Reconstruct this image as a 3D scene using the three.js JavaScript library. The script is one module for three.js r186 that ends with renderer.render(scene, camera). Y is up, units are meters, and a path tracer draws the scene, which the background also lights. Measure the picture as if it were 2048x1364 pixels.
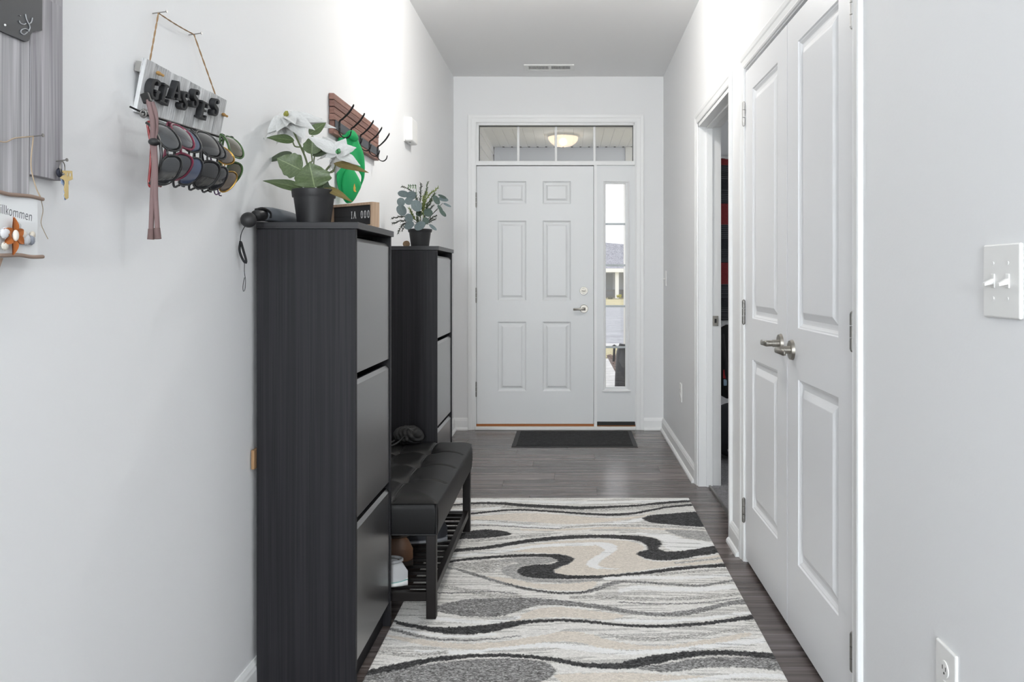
import * as THREE from 'three';
import { RoundedBoxGeometry } from 'three/addons/geometries/RoundedBoxGeometry.js';
import { TextGeometry } from 'three/addons/geometries/TextGeometry.js';
import { FontLoader } from 'three/addons/loaders/FontLoader.js';
import { mergeGeometries, mergeVertices, toCreasedNormals } from 'three/addons/utils/BufferGeometryUtils.js';

// ---------------------------------------------------------------- camera, sky, light, exposure
const F = 1600, CX = 1139, CY = 556, EYE = 1.19, DEEP = 6.275;      // focal length in pixels, vanishing point, eye height, distance to the end wall
const scene = new THREE.Scene();
const camera = new THREE.PerspectiveCamera(2 * Math.atan(682 / F) * 180 / Math.PI, 2048 / 1364, 0.05, 400);
camera.position.set(0, EYE, DEEP);
camera.setViewOffset(2048, 1364, 1024 - CX, 682 - CY, 2048, 1364);
const renderer = new THREE.WebGLRenderer({ antialias: true });
renderer.toneMapping = THREE.LinearToneMapping;
renderer.toneMappingExposure = 1.0;
renderer.shadowMap.enabled = true;
scene.background = new THREE.Color().setRGB(1.5, 1.53, 1.58);      // even overcast sky
const HALL_LAMP = 1.8, HALL_DOWN = 1.2, FILL_HALL_LAMP_B = 0.2, UNSEEN_ROOM_LAMP = 2.3, FILL_GLOBE_LAMP = 27;     // candela; hall lamp B and globe are added fill, room lamp unseen
const LAMP_TINT = new THREE.Color().setRGB(0.92, 0.97, 1.0);

// ---------------------------------------------------------------- helpers
const V = (x, y, z) => new THREE.Vector3(x, y, z);
function rng(seed) { let a = seed >>> 0; return () => { a = (a + 0x6D2B79F5) | 0; let t = Math.imul(a ^ (a >>> 15), 1 | a); t = (t + Math.imul(t ^ (t >>> 7), 61 | t)) ^ t; return ((t ^ (t >>> 14)) >>> 0) / 4294967296; }; }
// a pixel of the photograph becomes a point on a known plane or at a known distance
const at = (x, y, d) => V((x - CX) * d / F, EYE + (CY - y) * d / F, DEEP - d);
const onX = (x, y, X) => at(x, y, F * X / (x - CX));
const onY = (x, y, Y) => at(x, y, F * (EYE - Y) / (y - CY));
const names = {};
function numbered(n) { names[n] = (names[n] ?? -1) + 1; return names[n] ? `${n}_${String(names[n]).padStart(3, '0')}` : n; }
function shade(m) { m.castShadow = m.receiveShadow = true; return m; }
function struct(name, geo, mat) {
  const m = shade(new THREE.Mesh(Array.isArray(geo) ? merge(geo) : geo, mat)); m.name = numbered(name); m.userData.kind = 'structure'; scene.add(m); return m;
}
function thing(name, label, category, base = V(0, 0, 0), group) {
  const o = new THREE.Group(); o.name = numbered(name); o.position.copy(base); o.userData = { label, category };
  if (group) o.userData.group = group; scene.add(o); return o;
}
// geometry is given in world coordinates and moved into its thing's own frame
function part(name, geo, mat, parent, label) {
  const g = Array.isArray(geo) ? merge(geo) : geo, b = new THREE.Vector3();
  for (let p = parent; p && p !== scene; p = p.parent) b.add(p.position);
  g.translate(-b.x, -b.y, -b.z);
  const m = shade(new THREE.Mesh(g, mat)); m.name = name; if (label) m.userData.label = label; parent.add(m); return m;
}
function single(name, label, category, geo, mat, group) {
  const m = shade(new THREE.Mesh(Array.isArray(geo) ? merge(geo) : geo, mat)); m.name = numbered(name); m.userData = { label, category };
  if (group) m.userData.group = group; scene.add(m); return m;
}
function merge(list) {
  return mergeGeometries(list.map(g => { g = g.index ? g.toNonIndexed() : g; for (const k of Object.keys(g.attributes)) if (!['position', 'normal', 'uv'].includes(k)) g.deleteAttribute(k); if (!g.attributes.uv) g.setAttribute('uv', new THREE.BufferAttribute(new Float32Array(g.attributes.position.count * 2), 2)); return g; }));
}
// uv in metres by the dominant side of each face
function boxUV(g, du = 0, dv = 0) {
  const p = g.attributes.position, n = g.attributes.normal, uv = new Float32Array(p.count * 2);
  for (let i = 0; i < p.count; i++) {
    const ax = Math.abs(n.getX(i)), ay = Math.abs(n.getY(i)), az = Math.abs(n.getZ(i));
    const u = ax >= ay && ax >= az ? p.getZ(i) : p.getX(i), v = ay > ax && ay > az ? p.getZ(i) : p.getY(i);
    uv[2 * i] = u + du; uv[2 * i + 1] = v + dv;
  }
  g.setAttribute('uv', new THREE.BufferAttribute(uv, 2)); return g;
}
function bx(x0, x1, y0, y1, z0, z1) { const g = new THREE.BoxGeometry(x1 - x0, y1 - y0, z1 - z0); g.translate((x0 + x1) / 2, (y0 + y1) / 2, (z0 + z1) / 2); return boxUV(g); }
function rbx(x0, x1, y0, y1, z0, z1, r = 0.003, seg = 2) {
  const w = x1 - x0, h = y1 - y0, d = z1 - z0, g = new RoundedBoxGeometry(w, h, d, seg, Math.min(r, w / 2.01, h / 2.01, d / 2.01));
  g.translate((x0 + x1) / 2, (y0 + y1) / 2, (z0 + z1) / 2); return boxUV(g);
}
function cyl(a, b, r0, r1 = r0, n = 16) {
  const d = b.clone().sub(a), g = new THREE.CylinderGeometry(r1, r0, d.length(), n);
  g.applyQuaternion(new THREE.Quaternion().setFromUnitVectors(V(0, 1, 0), d.clone().normalize())); g.translate((a.x + b.x) / 2, (a.y + b.y) / 2, (a.z + b.z) / 2); return g;
}
function tube(pts, r, n = 24, k = 8, closed = false) { return new THREE.TubeGeometry(new THREE.CatmullRomCurve3(pts, closed, 'catmullrom', 0.5), n, r, k, closed); }
function ball(c, r, n = 16, sx = 1, sy = 1, sz = 1) { const g = new THREE.SphereGeometry(r, n, n * 3 / 4 | 0); g.scale(sx, sy, sz); g.translate(c.x, c.y, c.z); return g; }
function lathe(c, prof, n = 40) { const g = new THREE.LatheGeometry(prof.map(([r, y]) => new THREE.Vector2(r, y)), n); g.translate(c.x, c.y, c.z); return g; }
function fromTris(pos, uv) { const g = new THREE.BufferGeometry(); g.setAttribute('position', new THREE.Float32BufferAttribute(pos, 3)); g.setAttribute('uv', new THREE.Float32BufferAttribute(uv ?? new Array(pos.length / 3 * 2).fill(0), 2)); g.computeVertexNormals(); return g; }
function grid(nu, nv, f) {           // f(u,v) -> Vector3, smooth
  const pos = [], uv = [], idx = [];
  for (let j = 0; j <= nv; j++) for (let i = 0; i <= nu; i++) { const p = f(i / nu, j / nv); pos.push(p.x, p.y, p.z); uv.push(i / nu, j / nv); }
  for (let j = 0; j < nv; j++) for (let i = 0; i < nu; i++) { const a = j * (nu + 1) + i, b = a + 1, c = a + nu + 1, d = c + 1; idx.push(a, b, d, a, d, c); }
  const g = new THREE.BufferGeometry(); g.setAttribute('position', new THREE.Float32BufferAttribute(pos, 3)); g.setAttribute('uv', new THREE.Float32BufferAttribute(uv, 2)); g.setIndex(idx); g.computeVertexNormals(); return g;
}
function loft(rings, closeEnds = true) {     // rings: arrays of Vector3 of equal length, each closed
  const n = rings[0].length, m = rings.length, pos = [], idx = [];
  for (const r of rings) for (const p of r) pos.push(p.x, p.y, p.z);
  for (let j = 0; j < m - 1; j++) for (let i = 0; i < n; i++) { const a = j * n + i, b = j * n + (i + 1) % n, c = a + n, d = b + n; idx.push(a, b, d, a, d, c); }
  if (closeEnds) for (const j of [0, m - 1]) {
    const c = V(0, 0, 0); rings[j].forEach(p => c.add(p)); c.multiplyScalar(1 / n); const k = pos.length / 3; pos.push(c.x, c.y, c.z);
    for (let i = 0; i < n; i++) j ? idx.push(j * n + i, j * n + (i + 1) % n, k) : idx.push((i + 1) % n, i, k);
  }
  const g = new THREE.BufferGeometry(); g.setAttribute('position', new THREE.Float32BufferAttribute(pos, 3)); g.setIndex(idx); g.computeVertexNormals(); return g;
}
function slab(outline, depth, holes = [], bevel = 0) {          // outline of [x,y] extruded along +z
  const s = new THREE.Shape(outline.map(p => new THREE.Vector2(p[0], p[1])));
  for (const h of holes) s.holes.push(new THREE.Path(h.map(p => new THREE.Vector2(p[0], p[1]))));
  return new THREE.ExtrudeGeometry(s, { depth, bevelEnabled: bevel > 0, bevelSize: bevel, bevelThickness: bevel, bevelSegments: 2, bevelOffset: -bevel });
}
const M4 = (x, y, z, o) => new THREE.Matrix4().makeBasis(x, y, z).setPosition(o);

// ---------------------------------------------------------------- procedural textures
function noise2(seed) {
  const r = rng(seed), T = new Float32Array(65536); for (let i = 0; i < 65536; i++) T[i] = r();
  return (x, y, px = 256, py = 256) => {
    const xi = Math.floor(x), yi = Math.floor(y); let fx = x - xi, fy = y - yi; fx = fx * fx * (3 - 2 * fx); fy = fy * fy * (3 - 2 * fy);
    const q = (a, b) => T[((((b % py) + py) % py) & 255) * 256 + ((((a % px) + px) % px) & 255)];
    const a = q(xi, yi), b = q(xi + 1, yi), c = q(xi, yi + 1), d = q(xi + 1, yi + 1);
    return a + (b - a) * fx + (c - a) * fy + (a - b - c + d) * fx * fy;
  };
}
function tex(w, h, fn, srgb = true, repeat) {
  const d = new Uint8Array(w * h * 4);
  for (let j = 0; j < h; j++) for (let i = 0; i < w; i++) { const c = fn(i / w, j / h, i, j), k = 4 * (j * w + i); d[k] = c[0]; d[k + 1] = c[1] ?? c[0]; d[k + 2] = c[2] ?? c[0]; d[k + 3] = 255; }
  const t = new THREE.DataTexture(d, w, h, THREE.RGBAFormat); t.magFilter = THREE.LinearFilter; t.minFilter = THREE.LinearMipmapLinearFilter; t.generateMipmaps = true;
  t.wrapS = t.wrapT = THREE.RepeatWrapping; if (srgb) t.colorSpace = THREE.SRGBColorSpace; if (repeat) t.repeat.set(...repeat); t.needsUpdate = true; return t;
}
const cl = v => Math.max(0, Math.min(255, v)) | 0;
const N1 = noise2(11), N2 = noise2(23), N3 = noise2(37);
const std = (color, roughness = 0.6, more = {}) => new THREE.MeshStandardMaterial({ color, roughness, ...more });
const phys = (color, roughness = 0.6, more = {}) => new THREE.MeshPhysicalMaterial({ color, roughness, ...more });

const wallBump = tex(512, 512, (u, v) => [cl(128 + 60 * (N1(u * 128, v * 128, 128, 128) - .5) + 60 * (N2(u * 64, v * 64, 64, 64) - .5))], false, [2, 2]);
const M = {};
M.wall = std(0xf1f2f3, 0.72, { bumpMap: wallBump, bumpScale: 0.0003 });
M.ceiling = std(0xf8f8f8, 0.9, { bumpMap: wallBump, bumpScale: 0.0004 });
M.trim = std(0xf3f4f4, 0.42);
M.doorPaint = std(0xe9ebec, 0.4);
M.leafPaint = std(0xf0f1f3, 0.4);
M.nickel = std(0x9a968f, 0.38, { metalness: 1 });
M.hinge = std(0x8d8b88, 0.42, { metalness: 0.9 });
M.hingeWhite = std(0xcfcdca, 0.4, { metalness: 0.6 });
M.black = std(0x0b0b0c, 0.5);
M.blackMetal = std(0x121213, 0.42, { metalness: 0.5 });
M.white = std(0xf1f1ef, 0.4);
M.orangeWood = std(0xa0602a, 0.5);
M.glass = phys(0xffffff, 0.02, { transmission: 1, thickness: 0, ior: 1.45 });

// dark grained veneer, grain along v
const veneerTex = tex(512, 1024, (u, v) => { const g = N1(u * 200, v * 5, 200, 5) * .5 + N2(u * 90, v * 3, 90, 3) * .3 + N3(u * 24, v * 2, 24, 2) * .35; const k = 28 + 24 * (g - .42); return [cl(k), cl(k - .5), cl(k + 3)]; }, true, [2.2, 0.9]);
M.veneer = phys(0xffffff, 0.5, { map: veneerTex, specularIntensity: 0.5 });
const veneerAlong = tex(1024, 256, (u, v) => { const g = N1(u * 5, v * 100, 5, 100) * .6 + N2(u * 3, v * 40, 3, 40) * .5; const k = 33 + 22 * (g - .45); return [cl(k), cl(k - .5), cl(k + 3)]; }, true, [1.2, 3]);
M.veneerTop = std(0xffffff, 0.38, { map: veneerAlong });
M.flap = phys(0x2e2e30, 0.34, { clearcoat: 1, clearcoatRoughness: 0.3, ior: 1.9 });
M.inside = std(0x0d0d0e, 0.8);

// laminate plank, grain along u
function plankTex(seed, r, g, b, amp) {
  const A = noise2(seed), B = noise2(seed + 1), C = noise2(seed + 2);
  return tex(1024, 256, (u, v) => {
    const w = v + .03 * A(u * 4, v * 4, 4, 4);
    const s = B(u * 6, w * 60, 6, 64) * .45 + C(u * 14, w * 120, 14, 128) * .25 + A(u * 3, w * 14, 3, 16) * .6, d = (s - .62) * amp;
    const dark = Math.pow(C(u * 5, w * 34, 5, 34), 5) * 26, pale = Math.pow(A(u * 7 + 3, w * 26, 7, 26), 6) * 30;
    return [cl(r + d - dark + pale), cl(g + d * .97 - dark + pale * .96), cl(b + d * .96 - dark + pale * .97)];
  }, true, [1 / 1.22, 1 / 0.34]);
}
const floorMats = [[101, 92, 89, 58], [92, 84, 82, 56], [110, 100, 97, 60], [97, 90, 89, 64]].map((a, i) => std(0xffffff, 0.25, { map: plankTex(100 + i * 7, ...a) }));
M.carpet = std(0xffffff, 0.95, { map: tex(256, 256, (u, v) => { const k = 128 + 46 * (N1(u * 128, v * 128, 128, 128) - .5) + 24 * (N2(u * 40, v * 40, 40, 40) - .5); return [cl(k), cl(k - 1), cl(k + 2)]; }, true, [2, 2]) });

// ---------------------------------------------------------------- room shell
const L = -0.91, R = 0.737, TOP = 2.77, WT = 0.115;
const END_DOOR = { x0: -0.729, x1: 0.188, y0: 0.045, y1: 2.068 };
// opening of the entry unit in the end wall
const OX0 = -0.745, OX1 = 0.515, OY1 = 2.405;
const DW = { z0: 1.694, z1: 2.598, y1: 2.07 };                     // side doorway
const CLO = { z0: 2.922, z1: 4.206, y1: 2.062 };                   // closet opening
const ZR = 5.2, ZB = 10.5, XR = 4.6, XBED = 3.6;                   // great room behind the camera
struct('wall_left', bx(L - WT, L, 0, TOP, -0.15, ZB + .15), M.wall);
struct('wall_end', [bx(L - WT, OX0, 0, TOP, -0.15, 0), bx(OX1, R + WT, 0, TOP, -0.15, 0), bx(OX0, OX1, OY1, TOP, -0.15, 0)], M.wall);
struct('wall_right', [bx(R, R + WT, 0, TOP, 0, DW.z0), bx(R, R + WT, DW.y1, TOP, DW.z0, DW.z1), bx(R, R + WT, 0, TOP, DW.z1, CLO.z0), bx(R, R + WT, CLO.y1, TOP, CLO.z0, CLO.z1), bx(R, R + WT, 0, TOP, CLO.z1, ZR)], M.wall);
struct('wall_partition', [bx(R + WT, 1.6, 0, TOP, 2.76, 2.86), bx(R + WT, XR + .1, 0, TOP, ZR - .1, ZR), bx(1.5, 1.6, 0, TOP, 2.86, ZR - .1), bx(1.6, XBED + .1, 0, TOP, 2.76, 2.86)], M.wall);
struct('wall_bedroom', [bx(R + WT, XBED + .1, 0, TOP, -0.15, 0), bx(XBED, XBED + .1, 0, .6, 0, 2.76), bx(XBED, XBED + .1, 2.3, TOP, 0, 2.76), bx(XBED, XBED + .1, .6, 2.3, 0, .4), bx(XBED, XBED + .1, .6, 2.3, 2.4, 2.76)], M.wall);
struct('wall_rear', [bx(L, 0.2, 0, TOP, ZB, ZB + .15), bx(3.9, XR, 0, TOP, ZB, ZB + .15), bx(0.2, 3.9, 2.35, TOP, ZB, ZB + .15), bx(0.2, 3.9, 0, 0.15, ZB, ZB + .15), bx(2.0, 2.1, .15, 2.35, ZB + .04, ZB + .1), bx(XR, XR + .1, 0, TOP, ZR, ZB + .15)], M.wall);
struct('window_3', bx(0.2, 3.9, 0.15, 2.35, ZB + .06, ZB + .066), M.glass);  // unseen rear window, placed to bring daylight in from behind the camera
struct('window_4', bx(XBED + .04, XBED + .046, .6, 2.3, .4, 2.4), M.glass);  // added window out of view, brightens the bedroom curtain
struct('ceiling', bx(L - WT, XR + .1, TOP, TOP + .15, -0.15, ZB + .15), M.ceiling);
// floor: sub-floor with real planks in the hall
const floor = struct('floor', [bx(L, R + WT * .5, -0.06, -0.012, -0.15, 5.3), bx(L, XR, -0.06, -0.002, 5.3, ZB)], floorMats[1]);
struct('floor', bx(R + WT * .5, XBED, -0.06, 0.006, 0, 2.76), M.carpet);
struct('floor', bx(R + WT * .5, 1.5, -0.06, -0.004, 2.86, ZR - .1), M.carpet);
{
  const r = rng(5), W = 0.17;
  for (let k = 0, z = 5.3; z > 0.001; k++, z -= W) {
    const za = Math.max(0, z - W);
    for (let x = L - [0.05, 0.66, 0.32, 0.95, 0.5][k % 5] - r() * .12; x < R + WT * .5;) {
      const xa = Math.max(L, x), xb = Math.min(x + 1.22, R + WT * .5); x += 1.22;
      if (xb - xa < 0.02) continue;
      const g = new THREE.BoxGeometry(xb - xa - .0012, .012, z - za - .0016); g.translate((xa + xb) / 2, -.006, (za + z) / 2); boxUV(g, r() * 5, r() * 5);
      const m = shade(new THREE.Mesh(g, floorMats[r() * 4 | 0])); m.name = 'plank'; floor.add(m);
    }
  }
}
// baseboards: profile (out from wall, height) run along a line
const BB = [[0, 0], [.030, 0], [.029, .010], [.022, .019], [.016, .021], [.015, .072], [.012, .078], [.011, .083], [.006, .090], [.004, .094], [0, .094]];
function runProfile(a, b, out, prof) {
  const dir = b.clone().sub(a), len = dir.length(); dir.normalize();
  const s = new THREE.Shape(prof.map(([o, h]) => new THREE.Vector2(o, h)));
  const g = new THREE.ExtrudeGeometry(s, { depth: len, bevelEnabled: false });
  g.applyMatrix4(M4(out, V(0, 1, 0), dir, a));
  if (new THREE.Vector3().crossVectors(out, V(0, 1, 0)).dot(dir) < 0) { const gi = g.index ? g.toNonIndexed() : g, p = gi.attributes.position; for (let i = 0; i < p.count; i += 3) for (const A of [gi.attributes.position, gi.attributes.normal, gi.attributes.uv]) { for (let c = 0; c < A.itemSize; c++) { const t = A.array[(i + 1) * A.itemSize + c]; A.array[(i + 1) * A.itemSize + c] = A.array[(i + 2) * A.itemSize + c]; A.array[(i + 2) * A.itemSize + c] = t; } } return gi; }
  return g;
}
struct('baseboard_left', runProfile(V(L, 0, 0), V(L, 0, 10), V(1, 0, 0), BB), M.trim);
struct('baseboard_end', [runProfile(V(L, 0, 0), V(-0.797, 0, 0), V(0, 0, 1), BB), runProfile(V(0.582, 0, 0), V(R, 0, 0), V(0, 0, 1), BB)], M.trim);
struct('baseboard_right', [runProfile(V(R, 0, 0), V(R, 0, DW.z0 - .06), V(-1, 0, 0), BB), runProfile(V(R, 0, DW.z1 + .06), V(R, 0, CLO.z0 - .06), V(-1, 0, 0), BB), runProfile(V(R, 0, CLO.z1 + .065), V(R, 0, ZR), V(-1, 0, 0), BB)], M.trim);

// casings: profile (outward across the width, proud of the wall), mitred round three sides
const CAS = [[0, 0], [0, .006], [.006, .009], [.010, .008], [.030, .010], [.036, .013], [.052, .015], [.057, .013], [.057, 0]];
function casing(u0, u1, v0, v1, map, prof = CAS) {
  const pos = [], put = (...q) => q.forEach(([u, v, w]) => { const p = map(u, v, w); pos.push(p.x, p.y, p.z); });
  for (let i = 0; i + 1 < prof.length; i++) {
    const [a, h] = prof[i], [b, k] = prof[i + 1];
    const line = (o, w) => [[u0 - o, v0, w], [u0 - o, v1 + o, w], [u1 + o, v1 + o, w], [u1 + o, v0, w]];
    const A = line(a, h), B = line(b, k);
    for (let s = 0; s < 3; s++) put(A[s], B[s], B[s + 1], A[s], B[s + 1], A[s + 1]);
  }
  return fromTris(pos);
}
const onEnd = (u, v, w) => V(u, v, w), onRight = (u, v, w) => V(R - w, v, u);
const CASW = CAS.map(([a, h]) => [a * 66 / 57, h]);
struct('trim_1', casing(-0.731, 0.517, 0, 2.388 + .018, onEnd, CASW), M.trim);
struct('trim_2', casing(DW.z0 - .004, DW.z1 + .004, 0, DW.y1 + .004, onRight), M.trim);
struct('trim_3', casing(CLO.z0 - .004, CLO.z1 + .004, 0, CLO.y1 + .006, onRight), M.trim);
// doorway jambs with stops
struct('trim_4', [bx(R - .001, R + WT + .012, 0, DW.y1, DW.z0 - .001, DW.z0 + .018), bx(R - .001, R + WT + .012, 0, DW.y1, DW.z1 - .018, DW.z1 + .001), bx(R - .001, R + WT + .012, DW.y1 - .018, DW.y1 + .001, DW.z0, DW.z1),
  rbx(R + .042, R + .078, 0, DW.y1 - .018, DW.z0 + .018, DW.z0 + .030), rbx(R + .042, R + .078, 0, DW.y1 - .018, DW.z1 - .030, DW.z1 - .018), rbx(R + .042, R + .078, DW.y1 - .030, DW.y1 - .018, DW.z0 + .02, DW.z1 - .02)], M.trim);
struct('trim_5', bx(R + .055, R + .067, -.001, .011, DW.z0 + .018, DW.z1 - .018), M.hinge);       // carpet bar
{ // strike plate on the far jamb
  const c = at(1436, 642, DEEP - DW.z0 - .018);
  const t = thing('strike_plate', 'small brushed metal strike plate on the white doorway jamb', 'strike plate', V(R + .096, c.y - .028, DW.z0 + .018));
  part('plate', slab([[-.016, 0], [.016, 0], [.016, .057], [-.016, .057]], .0022, [[[-.006, .017], [-.006, .040], [.006, .040], [.006, .017]]], .0006).translate(R + .096, c.y - .028, DW.z0 + .0185), M.nickel, t);
  part('latch_hole', bx(R + .090, R + .102, c.y - .011, c.y + .012, DW.z0 + .0175, DW.z0 + .0186), M.black, t);
}

// ---------------------------------------------------------------- panelled doors
// a moulded panel: nested rectangles stepping through (inset, height) pairs
function mouldedPanel(u0, u1, v0, v1, prof, map) {
  const pos = [], put = (...q) => q.forEach(([u, v, w]) => { const p = map(u, v, w); pos.push(p.x, p.y, p.z); });
  const ring = ([i, h]) => [[u0 + i, v0 + i, h], [u1 - i, v0 + i, h], [u1 - i, v1 - i, h], [u0 + i, v1 - i, h]];
  for (let k = 0; k + 1 < prof.length; k++) { const A = ring(prof[k]), B = ring(prof[k + 1]); for (let s = 0; s < 4; s++) { const t = (s + 1) % 4; put(A[s], A[t], B[t], A[s], B[t], B[s]); } }
  const C = ring(prof[prof.length - 1]); put(C[0], C[1], C[2], C[0], C[2], C[3]);
  return fromTris(pos);
}
function doorSlab(W, Y0, Y1, t, panels) {
  return slab([[0, Y0], [W, Y0], [W, Y1], [0, Y1]], t, panels.map(([a, b, c, d]) => [[a, c], [a, d], [b, d], [b, c]]));
}
function hingeGeo(x, y, z, h, out, r = .0065) {   // knuckles and two leaves
  const g = [];
  for (let k = 0; k < 3; k++) g.push(cyl(V(x, y - h / 2 + k * h / 3 + .001, z), V(x, y - h / 2 + (k + 1) * h / 3 - .001, z), r, r, 14));
  g.push(ball(V(x, y + h / 2, z), r * .9, 10), ball(V(x, y - h / 2, z), r * .9, 10)); return g;
}
// front door
const front = thing('door_1', 'white six-panel front door with a nickel lever and deadbolt', 'door', V(END_DOOR.x0, END_DOOR.y0, -.045));
front.userData.kind = 'structure';
{
  const W = END_DOOR.x1 - END_DOOR.x0, sx = x => (x - CX) / 255 - END_DOOR.x0, sy = y => EYE + (CY - y) / 255;
  const cols = [[sx(995), sx(1052.5)], [sx(1085), sx(1142)]], rows = [[sy(407.7), sy(362)], [sy(601.5), sy(441)], [sy(783), sy(643.5)]];
  const ps = []; for (const [a, b] of cols) for (const [c, d] of rows) ps.push([a, b, c, d]);
  const zf = -.008;      // front face of the slab
  part('slab', doorSlab(W, END_DOOR.y0, END_DOOR.y1, .036, ps).translate(END_DOOR.x0, 0, zf - .036), M.doorPaint, front);
  for (const [a, b, c, d] of ps) part('panel', mouldedPanel(a, b, c, d, [[0, 0], [.004, -.003], [.010, -.0095], [.018, -.011], [.028, -.010], [.040, -.0025], [.042, -.001]], (u, v, w) => V(u + END_DOOR.x0, v, w + zf)), M.doorPaint, front);
  part('backing', bx(END_DOOR.x0 + .01, END_DOOR.x1 - .01, END_DOOR.y0 + .01, END_DOOR.y1 - .01, zf - .037, zf - .030), M.doorPaint, front);
  for (const y of [400, 590.5, 778.5]) part('hinge', hingeGeo(END_DOOR.x0 - .004, sy(y), .003, .112, 1, .0065), M.hinge, front, 'brushed metal hinge');
  const db = at(1167.6, 581.7, DEEP), lv = at(1168, 617.6, DEEP);
  const bolt = part('deadbolt', [cyl(V(db.x, db.y, zf), V(db.x, db.y, zf + .012), .032, .030, 32), cyl(V(db.x, db.y, zf + .012), V(db.x, db.y, zf + .018), .022, .020, 28)], M.nickel, front, 'round nickel deadbolt');
  part('thumb_turn', rbx(db.x - .014, db.x + .014, db.y - .006, db.y + .006, zf + .016, zf + .036, .004), M.nickel, bolt);
  part('rosette', [cyl(V(lv.x, lv.y, zf), V(lv.x, lv.y, zf + .010), .033, .030, 32), cyl(V(lv.x, lv.y, zf + .010), V(lv.x, lv.y, zf + .05), .013, .012, 20)], M.nickel, front, 'round nickel rosette');
  part('lever', leverGeo(V(lv.x, lv.y, zf + .052), V(-1, 0, 0), V(0, 0, 1), .095), M.nickel, front, 'nickel door lever');
}
function leverGeo(p, along, out, len) {
  const rings = [], up = V(0, 1, 0);
  for (let k = 0; k <= 12; k++) {
    const t = k / 12, c = p.clone().addScaledVector(along, -.010 + t * len).addScaledVector(out, -.004 + .006 * Math.sin(t * 3.1)), hh = .0115 - .003 * Math.sin(t * 3.14) - .001 * t, ww = .011 - .006 * t, e = k === 0 || k === 12 ? .75 : 1, r = [];
    for (let i = 0; i < 14; i++) { const a = i / 14 * 2 * Math.PI, s = v => Math.sign(v) * Math.pow(Math.abs(v), .7); r.push(c.clone().addScaledVector(up, s(Math.sin(a)) * hh * e - .003 * t).addScaledVector(out, s(Math.cos(a)) * ww * e)); }
    rings.push(r);
  }
  return loft(rings);
}
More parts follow.
